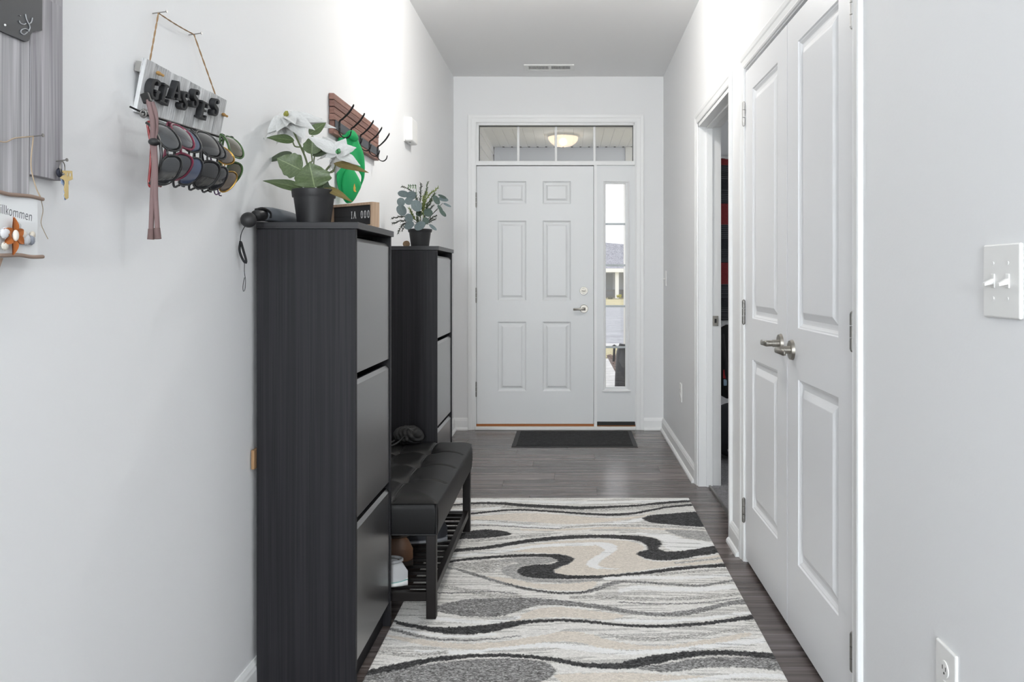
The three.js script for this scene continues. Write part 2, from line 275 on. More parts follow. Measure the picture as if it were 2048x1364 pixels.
// entry unit: frame, transom and sidelight
{
  const X = x => (x - CX) / 255, Y = y => EYE + (CY - y) / 255;
  struct('trim_6', [bx(OX0, END_DOOR.x0 - .003, 0, OY1, -.15, -.002), bx(END_DOOR.x1 + .004, X(1194), .02, 2.09, -.15, .004), bx(X(1270), OX1, 0, OY1, -.15, -.002), bx(OX0, OX1, Y(250) , OY1, -.15, -.002), rbx(OX0, OX1, 2.074, Y(322), -.15, .006, .003),
    bx(OX0, END_DOOR.x0 + .012, 0, 2.08, -.15, -.049), bx(END_DOOR.x1 - .01, END_DOOR.x1 + .02, 0, 2.08, -.15, -.049), bx(END_DOOR.x0, END_DOOR.x1, END_DOOR.y1 - .012, 2.08, -.15, -.049), bx(OX0, X(957.3), 2.1, OY1, -.12, -.002), bx(X(1266.8), OX1, 2.1, OY1, -.12, -.002)], M.trim);
  // threshold
  struct('trim_7', rbx(END_DOOR.x0 - .01, X(1271), 0, .027, -.15, .028, .006), M.white);
  struct('trim_8', bx(END_DOOR.x0 - .006, X(1271), .022, .044, -.15, .002), M.orangeWood);
  struct('trim_9', rbx(X(1194), X(1270), .036, Y(843.5), -.04, .012, .003), M.black);
  // transom
  const tr = thing('window_1', 'transom window of four panes above the front door', 'window', V(0, 2.1, -.05)); tr.userData.kind = 'structure';
  const xs = [957.3, 1035.6, 1111.5, 1189.3, 1266.8];
  for (let k = 0; k < 4; k++) part('pane', bx(X(xs[k]) + .002, X(xs[k + 1]) - .002, Y(322), Y(250), -.066, -.060), M.glass, tr);
  for (let k = 1; k < 4; k++) part('muntin', rbx(X(xs[k]) - .0095, X(xs[k]) + .0095, Y(322) - .002, Y(250), -.072, -.050, .004), M.trim, tr);
  part('gasket', [bx(X(957.3), X(1266.8), Y(250) - .004, Y(250) + .002, -.058, -.03), bx(X(957.3), X(957.3) + .003, Y(322), Y(250), -.058, -.03), bx(X(1266.8) - .003, X(1266.8), Y(322), Y(250), -.058, -.03)], std(0x55565a, .7), tr);
  // sidelight
  const sl = thing('window_2', 'narrow white sidelight window beside the front door', 'window', V(X(1194), .04, -.04)); sl.userData.kind = 'structure';
  const gx0 = X(1212), gx1 = X(1250.2), gy0 = Y(773.6), gy1 = Y(368), zf = -.012;
  part('panel', slab([[X(1194), .045], [X(1270), .045], [X(1270), 2.075], [X(1194), 2.075]], .036, [[[gx0 - .004, gy0 - .004], [gx0 - .004, gy1 + .004], [gx1 + .004, gy1 + .004], [gx1 + .004, gy0 - .004]]]).translate(0, 0, zf - .036), M.doorPaint, sl);
  const ring = (o, a, b, w) => [[X(1207) + o, Y(783) + o * 1.2, w], [X(1259.7) - o, Y(783) + o * 1.2, w], [X(1259.7) - o, Y(361) - o, w], [X(1207) + o, Y(361) - o, w]];
  const prof = [[0, 0], [.001, .008], [.006, .011], [.012, .008], [.019, -.014]], pos = [];
  for (let k = 0; k + 1 < prof.length; k++) { const A = ring(prof[k][0], 0, 0, prof[k][1]), B = ring(prof[k + 1][0], 0, 0, prof[k + 1][1]); for (let s = 0; s < 4; s++) { const t = (s + 1) % 4; for (const q of [A[s], A[t], B[t], A[s], B[t], B[s]]) pos.push(q[0], q[1], q[2] + zf); } }
  part('glazing_frame', fromTris(pos), M.trim, sl);
  part('sill', rbx(X(1204.5), X(1262), Y(783.5), Y(780), zf, zf + .016, .003), M.trim, sl);
  const ys = [773.6, 695, 612.6, 530.4, 447.6, 368];
  for (let k = 0; k < 5; k++) part('pane', bx(gx0, gx1, Y(ys[k]), Y(ys[k + 1]), -.033, -.028), M.glass, sl);
  for (let k = 1; k < 5; k++) part('muntin', rbx(gx0 - .003, gx1 + .003, Y(ys[k]) - .008, Y(ys[k]) + .008, -.036, -.022, .003), std(0xc9d0d3, .5), sl);
}
// closet leaves
{
  const mid = (CLO.z0 + CLO.z1) / 2, W = (CLO.z1 - CLO.z0) / 2 - .0055, y0 = .018, y1 = 2.05, face = R + .001;
  const defs = [['door_2', 'white two-panel closet leaf hinged beside the side doorway', CLO.z0 + .002, CLO.z0 - .002, -1, .553 + .01, .962], ['door_3', 'white two-panel closet leaf hinged toward the double light switch', mid + .003, CLO.z1 + .003, 1, .060, .952]];
  for (const [n, label, z, hz, dir, hu, hy] of defs) {
    const t = thing(n, label, 'closet door', V(face, y0, z)); t.userData.kind = 'structure';
    const map = (u, v, w) => V(face - w, v, z + u), ps = [[.124, W - .124, 1.027, 1.955], [.124, W - .124, .262, .862]];
    const g = doorSlab(W, y0, y1, .034, ps).translate(0, 0, -.034);          // local: x along, z out of the face
    g.applyMatrix4(M4(V(0, 0, 1), V(0, 1, 0), V(-1, 0, 0), V(face, 0, z)));
    part('slab', g, M.leafPaint, t);
    for (const [a, b, c, d] of ps) part('panel', mouldedPanel(a, b, c, d, [[0, 0], [.003, -.0045], [.007, -.0055], [.010, -.008], [.015, -.0115], [.020, -.012], [.030, -.0115], [.052, -.0015], [.055, -.001]], map), M.leafPaint, t);
    part('backing', bx(face + .028, face + .035, y0 + .01, y1 - .01, z + .01, z + W - .01), M.leafPaint, t);
    const hs = dir < 0 ? [231, 623.5, 1015.5].map(y => onX(1487, y, R).y) : [25, 662, 1294].map(y => onX(1702, y, R).y);
    hs.forEach((y, i) => part('hinge', hingeGeo(R - .0065, y, hz, .094, 1, .0068), i ? M.hinge : M.hingeWhite, t, 'metal hinge'));
    const cz = z + hu, sp = V(face, hy, cz);
    part('rosette', [cyl(sp, V(face - .010, hy, cz), .034, .031, 32), cyl(V(face - .008, hy, cz), V(face - .030, hy, cz), .013, .0125, 20), cyl(V(face - .030, hy, cz), V(face - .052, hy, cz), .0105, .0105, 20)], M.nickel, t, 'round nickel rosette');
    part('lever', leverGeo(V(face - .052, hy, cz), V(0, 0, dir), V(-1, 0, 0), .095), M.nickel, t, 'brushed nickel lever');
  }
}
// open leaf of the side doorway, swung back into the bedroom
struct('door_4', bx(R + WT + .02, R + WT + .86, .015, 2.045, DW.z1 - .005, DW.z1 + .03), M.doorPaint);

// ---------------------------------------------------------------- ceiling vent, lamps
{
  const t = thing('ceiling_vent', 'white slotted air register in the ceiling before the front door', 'vent', V(-.152, TOP, .28));
  const x0 = -.338, x1 = .034, z0 = .20, z1 = .36;
  part('frame', slab([[x0, z0], [x1, z0], [x1, z1], [x0, z1]], .006, [[[x0 + .028, z0 + .028], [x0 + .028, z1 - .028], [x1 - .028, z1 - .028], [x1 - .028, z0 + .028]]], .002).applyMatrix4(M4(V(1, 0, 0), V(0, 0, 1), V(0, -1, 0), V(0, TOP, 0))), M.white, t);
  part('backing', bx(x0 + .02, x1 - .02, TOP - .0012, TOP - .0002, z0 + .02, z1 - .02), std(0x3c3c3d, .9), t);
  const n = 30; for (let k = 0; k < n; k++) { const x = x0 + .032 + k * (x1 - x0 - .064) / (n - 1); if (k === 15) part('divider', bx(x - .008, x + .008, TOP - .007, TOP - .001, z0 + .02, z1 - .02), M.white, t); else part('slat', bx(x - .0028, x + .0028, TOP - .006, TOP - .001, z0 + .025, z1 - .025), M.white, t); }
}
const glow = (c, i) => std(0xfff6e8, .4, { emissive: c, emissiveIntensity: i });
function domeLamp(name, label, p, r, h, cd, tint, glowMat, group) {
  const t = thing(name, label, 'lamp', p, group);
  part('canopy', lathe(p, [[0, 0], [r * 1.02, 0], [r * 1.02, -.018], [r * .98, -.022], [0, -.022]], 40), M.nickel, t);
  part('shade', lathe(p, [...Array(13)].map((_, k) => { const a = k / 12 * Math.PI / 2; return [r * Math.cos(a) + .0005, -.022 - (h - .022) * Math.pow(Math.sin(a), 1.0)]; }), 40), glowMat, t);
  part('finial', [ball(V(p.x, p.y - h - .006, p.z), .009, 12), cyl(V(p.x, p.y - h - .012, p.z), V(p.x, p.y - h - .022, p.z), .005, .003, 10)], M.nickel, t);
  const l = new THREE.PointLight(tint, cd, 0, 2); l.position.set(0, -h * .55, 0); l.castShadow = true; l.shadow.radius = 1.5; l.shadow.mapSize.set(1024, 1024); l.shadow.bias = -.001; t.add(l);
  return t;
}
const hallLamp = domeLamp('offscreen_ceiling_lamp', 'frosted glass dome lamp lit on the hallway ceiling above the rug', V(-.07, TOP, 2.47), .165, .127, HALL_LAMP, LAMP_TINT, glow(0xffe0bc, 12));
{ const l = new THREE.SpotLight(LAMP_TINT, HALL_DOWN, 0, 1.45, 1, 2); l.position.set(0, -.07, 0); l.target.position.set(0, -2, 0); l.castShadow = true; l.shadow.radius = 4; l.shadow.mapSize.set(1024, 1024); l.shadow.bias = -.001; hallLamp.add(l, l.target); }    // the dome throws most of its light down
domeLamp('offscreen_ceiling_lamp', 'added frosted dome fill lamp on the hallway ceiling at the great room end', V(0, TOP, 5.0), .17, .12, FILL_HALL_LAMP_B, LAMP_TINT, glow(0xfff1dd, 1.2));  // added lamp, fills the near end of the hall
domeLamp('offscreen_ceiling_lamp', 'unseen frosted dome lamp past the hallway corner lighting the left wall', V(1.6, TOP, 6.2), .2, .14, UNSEEN_ROOM_LAMP, LAMP_TINT, glow(0xfff1dd, 1.5));  // out of view, placed to light the left wall from the right
{ // added fill light far behind the camera, shaped as a globe floor lamp
  const p = V(-.12, 0, 10.0), t = thing('added_floor_lamp', 'added globe floor lamp giving fill light from the back of the great room', 'lamp', p), y = 1.62;
  part('base', lathe(p, [[0, 0], [.16, 0], [.16, .015], [.02, .03], [0, .03]], 32), M.nickel, t);
  part('pole', cyl(V(p.x, .02, p.z), V(p.x, y - .2, p.z), .014, .014, 16), M.nickel, t);
  part('globe', ball(V(p.x, y, p.z), .21, 32), glow(0xfff1dd, 2), t);
  const l = new THREE.PointLight(LAMP_TINT, FILL_GLOBE_LAMP, 0, 2); l.position.set(0, y, 0); l.castShadow = true; l.shadow.radius = 9; l.shadow.mapSize.set(1024, 1024); l.shadow.bias = -.001; t.add(l);
}

// ---------------------------------------------------------------- porch and street outside
{
  const sof = 2.6, zs = -2.34, X = (x, d) => (x - CX) * d / F;
  M.soffit = std(0xdfe0e2, .6); M.siding = std(0xd9dade, .6);
  const c = struct('trim_10', bx(-.95, 1.6, sof + .004, sof + .05, zs - .3, -.15), M.soffit);
  for (let k = 0; k < 26; k++) part('soffit_board', rbx(-.93 + k * .097, -.93 + k * .097 + .094, sof, sof + .012, zs - .02, -.16, .003), M.soffit, c);
  for (let k = 0; k < 17; k++) part('soffit_vent', bx(-.72 + k * .092, -.72 + k * .092 + .020, sof - .004, sof + .002, zs + .0, zs + .03), M.black, c);
  struct('trim_11', [rbx(-.81, .6, 2.28, sof, zs - .25, zs, .004)], std(0xdfe2e8, .6));
  struct('trim_12', rbx(.6, .92, -.15, sof, zs - .27, zs + .02, .006), M.white);
  const w = struct('wall_porch', bx(-1.05, -.83, -.2, sof + .05, zs - .25, -.15), M.siding);
  for (let k = 0; k < 23; k++) { const y = k * .12 - .12; const g = slab([[0, 0], [.018, 0], [.006, .122], [0, .122]], 2.2).translate(-.83, y, -2.36); part('siding_board', g, M.siding, w); }
  // ground falls gently to the street
  M.concrete = std(0xffffff, .9, { map: tex(256, 256, (u, v) => { const k = 196 + 26 * (N1(u * 90, v * 90, 90, 90) - .5) + 30 * (N2(u * 9, v * 9, 9, 9) - .5); return [cl(k), cl(k - 1), cl(k - 2)]; }) });
  M.asphalt = std(0xffffff, .9, { map: tex(256, 256, (u, v) => { const k = 156 + 22 * (N1(u * 120, v * 120, 120, 120) - .5) + 18 * (N2(u * 4, v * 30, 4, 30) - .5); return [cl(k - 1), cl(k), cl(k + 5)]; }, true, [.1, .1]) });
  M.lawn = std(0xffffff, .95, { map: tex(256, 256, (u, v) => { const a = N1(u * 100, v * 100, 100, 100), b = N2(u * 12, v * 12, 12, 12); return [cl(172 + 50 * (a - .5) + 20 * b), cl(164 + 46 * (a - .5) + 16 * b), cl(134 + 50 * (a - .5))]; }, true, [.5, .5]) });
  const strip = (d0, d1, y0, y1, x0, x1) => boxUV(fromTris([x0, y0, DEEP - d0, x1, y0, DEEP - d0, x1, y1, DEEP - d1, x0, y0, DEEP - d0, x1, y1, DEEP - d1, x0, y1, DEEP - d1]));
  struct('floor_porch', rbx(-1.1, 1.7, -.32, -.12, -2.62, -.15, .01), M.concrete);
  struct('ground_lawn', [strip(6.5, 18, -.24, -.28, -30, 30), strip(47, 120, -.42, -1.2, -60, 60)], M.lawn);
  struct('ground_street', strip(18, 46, -.28, -.40, -40, 40), M.asphalt);
  struct('ground_kerb', [strip(45.5, 47.2, -.39, -.41, -40, 40), strip(17.2, 18, -.27, -.28, -40, 40)], M.concrete);
  // walkway
  const wk = [[1190, 790], [1232, 790], [1231, 745], [1216, 717], [1205, 717]].map(([x, y]) => onY(x, y, -.2));
  const g = slab(wk.map(p => [p.x, -p.z]), .03).rotateX(-Math.PI / 2).translate(0, -.23, 0);
  struct('ground_walkway', boxUV(g), M.concrete);
  const PL = onY(1227.5, 722, -.21);
  // mulch bed beside the walk
  { const r = rng(81), gs = []; for (let k = 0; k < 700; k++) { const d = 10.4 + r() * 4.2, x = .70 + r() * 1.3; if (Math.hypot(x - PL.x, DEEP - d - PL.z) < .12) continue; const b = new THREE.BoxGeometry(.03 + r() * .06, .012, .014 + r() * .02); b.rotateX(r() * 2 - 1); b.rotateY(r() * 6); b.translate(x, -.215 + r() * .03, DEEP - d); gs.push(b); }
    const m = single('mulch_bed', 'brown wood chips in the bed beside the walkway', 'mulch', gs, std(0x76635a, .95)); m.userData.kind = 'stuff'; }
  struct('ground_bed', strip(10.2, 14.8, -.222, -.235, .68, 2.1), std(0x6e5f58, .95));
  // covered dark bin at the porch edge
  {
    const d = 8.35, P = (x, y) => at(x, y, d), rings = [];
    const prof = [[1230, 775, 1275], [1231.5, 757, 1275], [1233, 730, 1274], [1234.5, 705, 1273], [1237, 697, 1272]];
    prof.forEach(([xl, y, xr], k) => { const a = P(xl, y), b = P(xr, y), cx = (a.x + b.x) / 2, w = (b.x - a.x) / 2, r = []; for (let i = 0; i < 40; i++) { const t = i / 40 * 2 * Math.PI, q = v => Math.sign(v) * Math.pow(Math.abs(v), .45), f = 1 + .018 * Math.sin(t * 9 + k) + .012 * Math.sin(t * 17 + k * 2); r.push(V(cx + q(Math.cos(t)) * w * f, k ? a.y : -.12, DEEP - d - w + q(Math.sin(t)) * w * f)); } rings.push(r); });
    const t = thing('storage_bin', 'dark grey fabric covered bin on the porch seen through the sidelight', 'bin', V(P(1252, 775).x, -.12, DEEP - d));
    part('cover', loft(rings), std(0x4a4a4d, .75), t);
    const top = P(1240, 690); part('lid', loft([0, 1].map(k => { const a = P(1237 + k * 3, 697), b = P(1272, 697), r = []; for (let i = 0; i < 24; i++) { const q = i / 24 * 2 * Math.PI; r.push(V((a.x + b.x) / 2 + Math.cos(q) * (b.x - a.x) / 2, a.y + k * .045 - (k ? .02 * (1 + Math.cos(q)) : 0), DEEP - d - .1 + Math.sin(q) * .1)); } return r; })), std(0x3a3b3f, .7), t); void top;
  }
  // small post light in the bed
  { const p = PL; const t = thing('path_light', 'small dark path light standing in the mulch bed', 'path light', V(p.x, -.22, p.z)); part('stem', cyl(V(p.x, -.22, p.z), V(p.x + .01, .02, p.z), .022, .02, 12), M.blackMetal, t); part('cap', lathe(V(p.x + .01, .02, p.z), [[.0, .05], [.05, .02], [.055, 0], [0, 0]], 20), M.blackMetal, t); }
  // house across the street
  {
    const d = 72, P = (x, y) => at(x, y, d), z = DEEP - d, gy = -.65;
    const t = thing('house', 'pale house with grey shingle roof and white porch posts across the street', 'house', V(P(1200, 598).x, gy, z));
    const ex0 = P(1120, 0).x, ex1 = P(1300, 0).x, ey = P(0, 537).y, ry = P(0, 479).y;
    M.shingle = std(0xffffff, .9, { map: tex(256, 256, (u, v) => { const k = 150 + 40 * (N1(u * 60, v * 30, 60, 30) - .5) + ((v * 24) % 1 < .15 ? -22 : 0); return [cl(k), cl(k), cl(k + 8)]; }, true, [.25, .25]) });
    part('roof', [fromTris([ex0, ey, z + .8, ex1 + 2, ey, z + .8, ex1, ry - .4, z - 5, ex0, ey, z + .8, ex1, ry - .4, z - 5, ex0, ry + .35, z - 5])].map(q => boxUV(q)), M.shingle, t);
    part('wall', bx(ex0, ex1, gy, ey, z - 3, z - 2.2), std(0xb9bcc2, .8), t);
    part('stone_base', rbx(ex0, ex1, gy, P(0, 580).y, z - 2.2, z - 1.9, .03), std(0x8a8886, .9), t);
    part('fascia', rbx(ex0, ex1 + 2, ey - .35, ey, z + .5, z + .8, .02), M.white, t);
    for (const x of [1233.5, 1150, 1300]) part('post', rbx(P(x - 3.6, 0).x, P(x + 3.6, 0).x, gy, ey - .3, z + .1, z + .42, .02), M.white, t);
    part('window', bx(P(1214, 0).x, P(1228, 0).x, P(0, 582).y, P(0, 547).y, z - 2.2, z - 2.15), std(0x8e9296, .4), t);
    part('railing', bx(P(1212, 0).x, P(1226, 0).x, P(0, 591).y, P(0, 583).y, z - .2, z - .1), std(0x6f7174, .8), t);
    const r = rng(9); let k = 0;
    for (const [x, y, s] of [[1219, 594, .18], [1236, 590, .2], [1252, 589, .24]]) {
      const c0 = P(x, y), gs = []; for (let i = 0; i < 40; i++) { const b = new THREE.IcosahedronGeometry(s * .35, 0); b.rotateY(r() * 6); b.translate(c0.x + (r() - .5) * s * 1.8, c0.y + (r() - .3) * s * .9 - .1, z + 1.6 + (r() - .5) * s); gs.push(b); }
      single('shrub', k++ ? (k > 2 ? 'larger yellow-green shrub away from the white porch post' : 'yellow-green shrub right beside the white porch post') : 'small dark shrub under the window of the house across the street', 'shrub', gs, std(k > 1 ? 0xa7a04e : 0x5d5d4c, .9), k > 1 ? 'yellow-green shrubs before the far house' : undefined);
    }
  }
}

// ---------------------------------------------------------------- bedroom seen through the side doorway
{
  const t = thing('curtain', 'red and charcoal banded curtain hung in the room beyond the side doorway', 'curtain', V(1.5, .84, .04));
  const bands = [[317, 330, 1], [330, 407, 0], [407, 449, 1], [449, 525, 0], [525, 568, 1], [568, 640, 0]];
  const ctex = tex(256, 1024, (u, v, i, j) => {
    const y = 640 - v * 323, b = bands.find(q => y >= q[0] && y < q[1]) ?? [0, 0, 0], n = 14 * (N1(u * 200, v * 300, 200, 256) - .5), f = (y - b[0]) / (b[1] - b[0]);
    if (b[2]) return [cl(128 + n), cl(44 + n), cl(48 + n)];
    const line = (f < .4 || f > .62) && (f * 20 % 1) < .14; return line ? [120, 122, 126] : [cl(44 + n), cl(45 + n), cl(50 + n)];
  }, true);
  const sheet = s => grid(60, 20, (u, v) => V(.98 + u * 1.05, .86 + v * 1.26, .035 + s + .014 * Math.sin(u * 40)));
  part('cloth', sheet(0), std(0xffffff, .9, { map: ctex, side: THREE.DoubleSide }), t);
  part('rod', cyl(V(.9, 2.128, .035), V(2.1, 2.128, .035), .012, .012, 14), M.white, t);
  // dark backpack on a hook under it
  const b = thing('backpack', 'black backpack with a red and blue key tag hanging past the side doorway', 'backpack', V(1.13, .34, .62));
  const rings = []; for (let k = 0; k <= 10; k++) { const v = k / 10, r = []; for (let i = 0; i < 28; i++) { const a = i / 28 * 2 * Math.PI, q = w => Math.sign(w) * Math.pow(Math.abs(w), .6), s = Math.sqrt(Math.max(.02, 1 - Math.pow(Math.abs(2 * v - 1), 3))); r.push(V(1.13 + q(Math.cos(a)) * .17 * s, .34 + v * .52, .62 + q(Math.sin(a)) * .11 * s)); } rings.push(r); }
  part('body', loft(rings), std(0x17181a, .8), b);
  part('strap', tube([V(1.06, .8, .73), V(1.07, .6, .80), V(1.09, .42, .75)], .012, 16, 6), std(0x232427, .8), b);
  const tg = part('key_tag', rbx(1.055, 1.075, .50, .56, .775, .79, .003), std(0xb0222a, .5), b, 'red tag'); part('charm', rbx(1.058, 1.08, .45, .495, .775, .787, .004), std(0x9db7cc, .5), tg, 'pale blue charm');
  part('hook', cyl(V(1.13, .86, .62), V(1.13, 1.9, .62), .006, .006, 8), M.blackMetal, b);
  const c = thing('floor_cushion', 'dark blue-grey round cushion on the carpet past the side doorway', 'cushion', V(1.09, .006, .98));
  part('pad', ball(V(1.09, .186, .98), .18, 24, 1, 1, 1), std(0x23262d, .8), c);
  part('loop', tube([V(1.02, .09, 1.14), V(1.04, .03, 1.17), V(1.08, .012, 1.17)], .008, 12, 6), std(0x8f9092, .6), c);
}

// ---------------------------------------------------------------- floor coverings
{
  // door mat
  const a0 = onY(1034, 861, 0), a1 = onY(1262, 861, 0), b0 = onY(1020, 895, 0), b1 = onY(1276, 895, 0);
  const x0 = (a0.x + b0.x) / 2 + .004, x1 = (a1.x + b1.x) / 2 + .002, z0 = a0.z + .03, z1 = b0.z;
  const t = thing('door_mat', 'black ribbed rubber-edged mat on the floor before the front door', 'mat', V((x0 + x1) / 2, 0, (z0 + z1) / 2));
  const bev = [[0, 0], [.002, .003], [.03, .006], [.034, .007]], pos = [];
  const ring = (o, h) => [[x0 + o, h, z1 - o], [x1 - o, h, z1 - o], [x1 - o, h, z0 + o], [x0 + o, h, z0 + o]];
  for (let k = 0; k + 1 < bev.length; k++) { const A = ring(...bev[k]), B = ring(...bev[k + 1]); for (let s = 0; s < 4; s++) { const q = (s + 1) % 4; pos.push(...A[s], ...A[q], ...B[q], ...A[s], ...B[q], ...B[s]); } }
  part('border', fromTris(pos), std(0x161617, .55), t);
  const mt = tex(512, 512, (u, v) => { const k = 40 + 34 * (N1(u * 150, v * 130, 150, 130) - .5) + 20 * (N2(u * 30, v * 30, 30, 30) - .5) + ((u * 90 % 1) < .3 ? -9 : 4); return [cl(k), cl(k), cl(k + 1)]; }, true, [2, 2]);
  part('pile', bx(x0 + .034, x1 - .034, .001, .009, z0 + .034, z1 - .034), std(0xffffff, .95, { map: mt, bumpMap: mt, bumpScale: .003 }), t);
}
{
  // area rug with swirling bands; outlines taken from the photo onto the rug's own plane
  const X0 = -.606, X1 = .640, Z0 = 1.985, Z1 = 4.12, W = 1190, HH = Math.round(W * (Z1 - Z0) / (X1 - X0));
  const cv = document.createElement('canvas'); cv.width = W; cv.height = HH; const c = cv.getContext('2d');
  const map = ([x, y]) => { const p = onY(700 + x / 2.048, 960 + y / 2.048, .012); return [(p.x - X0) / (X1 - X0) * W, (p.z - Z0) / (Z1 - Z0) * HH]; };
  const smooth = (pts, closed) => { const q = new THREE.CatmullRomCurve3(pts.map(p => V(...map(p), 0)), closed, 'centripetal').getPoints(pts.length * 10); return q; };
  const CODE = { W: [240, 0, 0], C: [200, 0, 0], B: [160, 0, 0], S: [120, 0, 0], G: [80, 0, 0], D: [40, 0, 0], H: [100, 0, 0] };
  const fillOf = k => `rgb(${CODE[k].join(',')})`;
  c.fillStyle = fillOf('C'); c.fillRect(0, 0, W, HH);
  const poly = (k, pts) => { c.fillStyle = fillOf(k); c.beginPath(); smooth(pts, true).forEach((p, i) => i ? c.lineTo(p.x, p.y) : c.moveTo(p.x, p.y)); c.closePath(); c.fill(); };
  const band = (k, pts, w) => {          // w: width in zoomed photo rows, one number or one per point
    const up = pts.map((p, i) => [p[0], p[1] - (Array.isArray(w) ? w[i] : w) / 2]), dn = pts.map((p, i) => [p[0], p[1] + (Array.isArray(w) ? w[i] : w) / 2]).reverse();
    c.fillStyle = fillOf(k); c.beginPath(); smooth(up, false).forEach((p, i) => i ? c.lineTo(p.x, p.y) : c.moveTo(p.x, p.y)); smooth(dn, false).forEach(p => c.lineTo(p.x, p.y)); c.closePath(); c.fill();
  };
  band('W', [[380, 88], [600, 84], [900, 92], [1200, 88], [1400, 78]], 10);
  band('S', [[380, 108], [520, 104], [720, 112], [960, 122], [1180, 112], [1400, 94]], 12);
  band('D', [[380, 106], [520, 95], [620, 96], [720, 104], [860, 111], [960, 114], [1060, 110], [1180, 104], [1280, 94], [1410, 85]], [5, 8, 10, 12, 13, 12, 9, 7, 9, 9]);
  band('W', [[400, 124], [520, 120], [620, 112]], 8);
  band('D', [[380, 146], [495, 138], [560, 131], [680, 122], [800, 127], [920, 135], [1050, 142], [1150, 138], [1220, 126], [1300, 111], [1410, 101]], [6, 7, 7, 7, 7, 8, 9, 9, 8, 7, 8]);
  poly('B', [[420, 158], [560, 146], [680, 136], [800, 138], [920, 147], [1060, 156], [1180, 148], [1250, 132], [1180, 155], [1060, 170], [900, 180], [740, 172], [600, 164], [500, 164]]);
  band('S', [[400, 170], [560, 166], [740, 184], [900, 190], [1040, 182], [1180, 166]], 5);
  band('W', [[400, 180], [520, 172], [640, 180], [780, 192], [940, 190], [1100, 178], [1200, 160]], 12);
  band('G', [[400, 190], [500, 186], [600, 187], [720, 194], [860, 200]], 4);
  band('S', [[860, 196], [1000, 186], [1150, 186], [1300, 190], [1450, 200]], 8);
  band('B', [[700, 204], [860, 204], [1060, 196], [1250, 200], [1380, 206]], 7);
  poly('D', [[1198, 156], [1235, 144], [1310, 138], [1440, 132], [1470, 190], [1380, 188], [1300, 181], [1225, 172]]);
  poly('H', [[1290, 205], [1360, 204], [1460, 212], [1500, 250], [1420, 245], [1360, 232]]);
  poly('D', [[400, 240], [480, 212], [540, 203], [600, 205], [650, 214], [662, 222], [610, 232], [530, 239]]);
  band('S', [[400, 256], [520, 248], [680, 234], [820, 222]], 11);
  poly('W', [[1130, 216], [1230, 218], [1310, 224], [1380, 242], [1480, 256], [1500, 270], [1400, 284], [1320, 288], [1285, 270], [1275, 246], [1220, 228]]);
  poly('B', [[640, 288], [760, 262], [900, 248], [1040, 245], [1150, 252], [1205, 275], [1178, 300], [1195, 318], [1250, 334], [1400, 325], [1540, 305], [1540, 332], [1300, 356], [1100, 384], [950, 396], [850, 388], [838, 372], [880, 348], [915, 325], [880, 306], [780, 298]]);
  band('W', [[420, 312], [540, 300], [640, 290], [760, 272], [900, 264], [1000, 262]], [10, 10, 10, 12, 13, 14]);
  poly('W', [[980, 256], [1060, 258], [1092, 270], [1088, 290], [1050, 315], [1020, 340], [1030, 356], [1110, 364], [1000, 362], [968, 348], [985, 325], [1030, 298], [1040, 282], [1020, 272]]);
  band('S', [[1330, 340], [1430, 330], [1540, 318]], 8);
  poly('D', [[380, 292], [440, 282], [520, 275], [600, 264], [700, 247], [800, 234], [900, 227], [1000, 224], [1100, 225], [1200, 230], [1260, 243], [1276, 262], [1266, 284], [1310, 293], [1400, 285], [1530, 266], [1530, 292], [1420, 312], [1330, 327], [1250, 328], [1190, 313], [1175, 299], [1216, 284], [1210, 264], [1175, 249], [1100, 241], [1000, 237], [900, 241], [800, 249], [700, 261], [600, 278], [520, 287], [440, 294], [380, 302]]);
  poly('S', [[400, 346], [520, 334], [640, 326], [700, 322], [720, 330], [660, 340], [620, 358], [560, 380], [480, 366]]);
  poly('H', [[600, 330], [700, 318], [820, 318], [846, 332], [760, 345], [695, 358], [682, 376], [712, 394], [800, 406], [950, 408], [1050, 404], [1050, 410], [900, 420], [780, 418], [680, 404], [622, 380], [628, 356], [690, 340]]);
  poly('D', [[380, 336], [440, 325], [560, 312], [700, 304], [800, 302], [880, 307], [917, 322], [900, 341], [850, 360], [834, 377], [880, 388], [950, 391], [1050, 389], [1150, 381], [1300, 362], [1450, 348], [1560, 342], [1560, 352], [1450, 360], [1300, 375], [1150, 395], [1000, 404], [880, 405], [780, 403], [710, 393], [684, 375], [700, 358], [760, 347], [820, 344], [850, 334], [826, 318], [760, 314], [650, 317], [540, 324], [440, 334], [380, 344]]);
  band('S', [[1100, 398], [1300, 384], [1480, 370], [1580, 366]], 9);
  poly('B', [[560, 396], [640, 400], [760, 424], [900, 424], [1010, 416], [980, 448], [860, 452], [740, 440], [640, 420]]);
  band('W', [[1040, 404], [1200, 398], [1380, 400], [1560, 388]], 12);
  band('G', [[360, 356], [420, 362], [500, 384], [600, 414], [680, 436], [800, 458], [930, 463], [1010, 448], [1060, 428], [1120, 415]], [6, 8, 12, 10, 11, 10, 10, 14, 18, 10]);
  band('D', [[640, 424], [740, 448], [860, 462], [960, 458], [1020, 440]], 4);
  band('G', [[1120, 416], [1220, 420], [1320, 428], [1440, 432], [1580, 410]], 9);
  band('S', [[340, 430], [440, 446], [560, 470], [700, 478]], 16);
  band('G', [[340, 462], [460, 462], [560, 456], [680, 466]], 5);
  band('W', [[1100, 456], [1160, 442], [1300, 446], [1460, 446], [1600, 432]], 18);
  band('S', [[900, 480], [1050, 480], [1200, 488], [1400, 484], [1620, 464]], 14);
  band('G', [[1100, 500], [1280, 508], [1440, 502], [1600, 484]], 5);
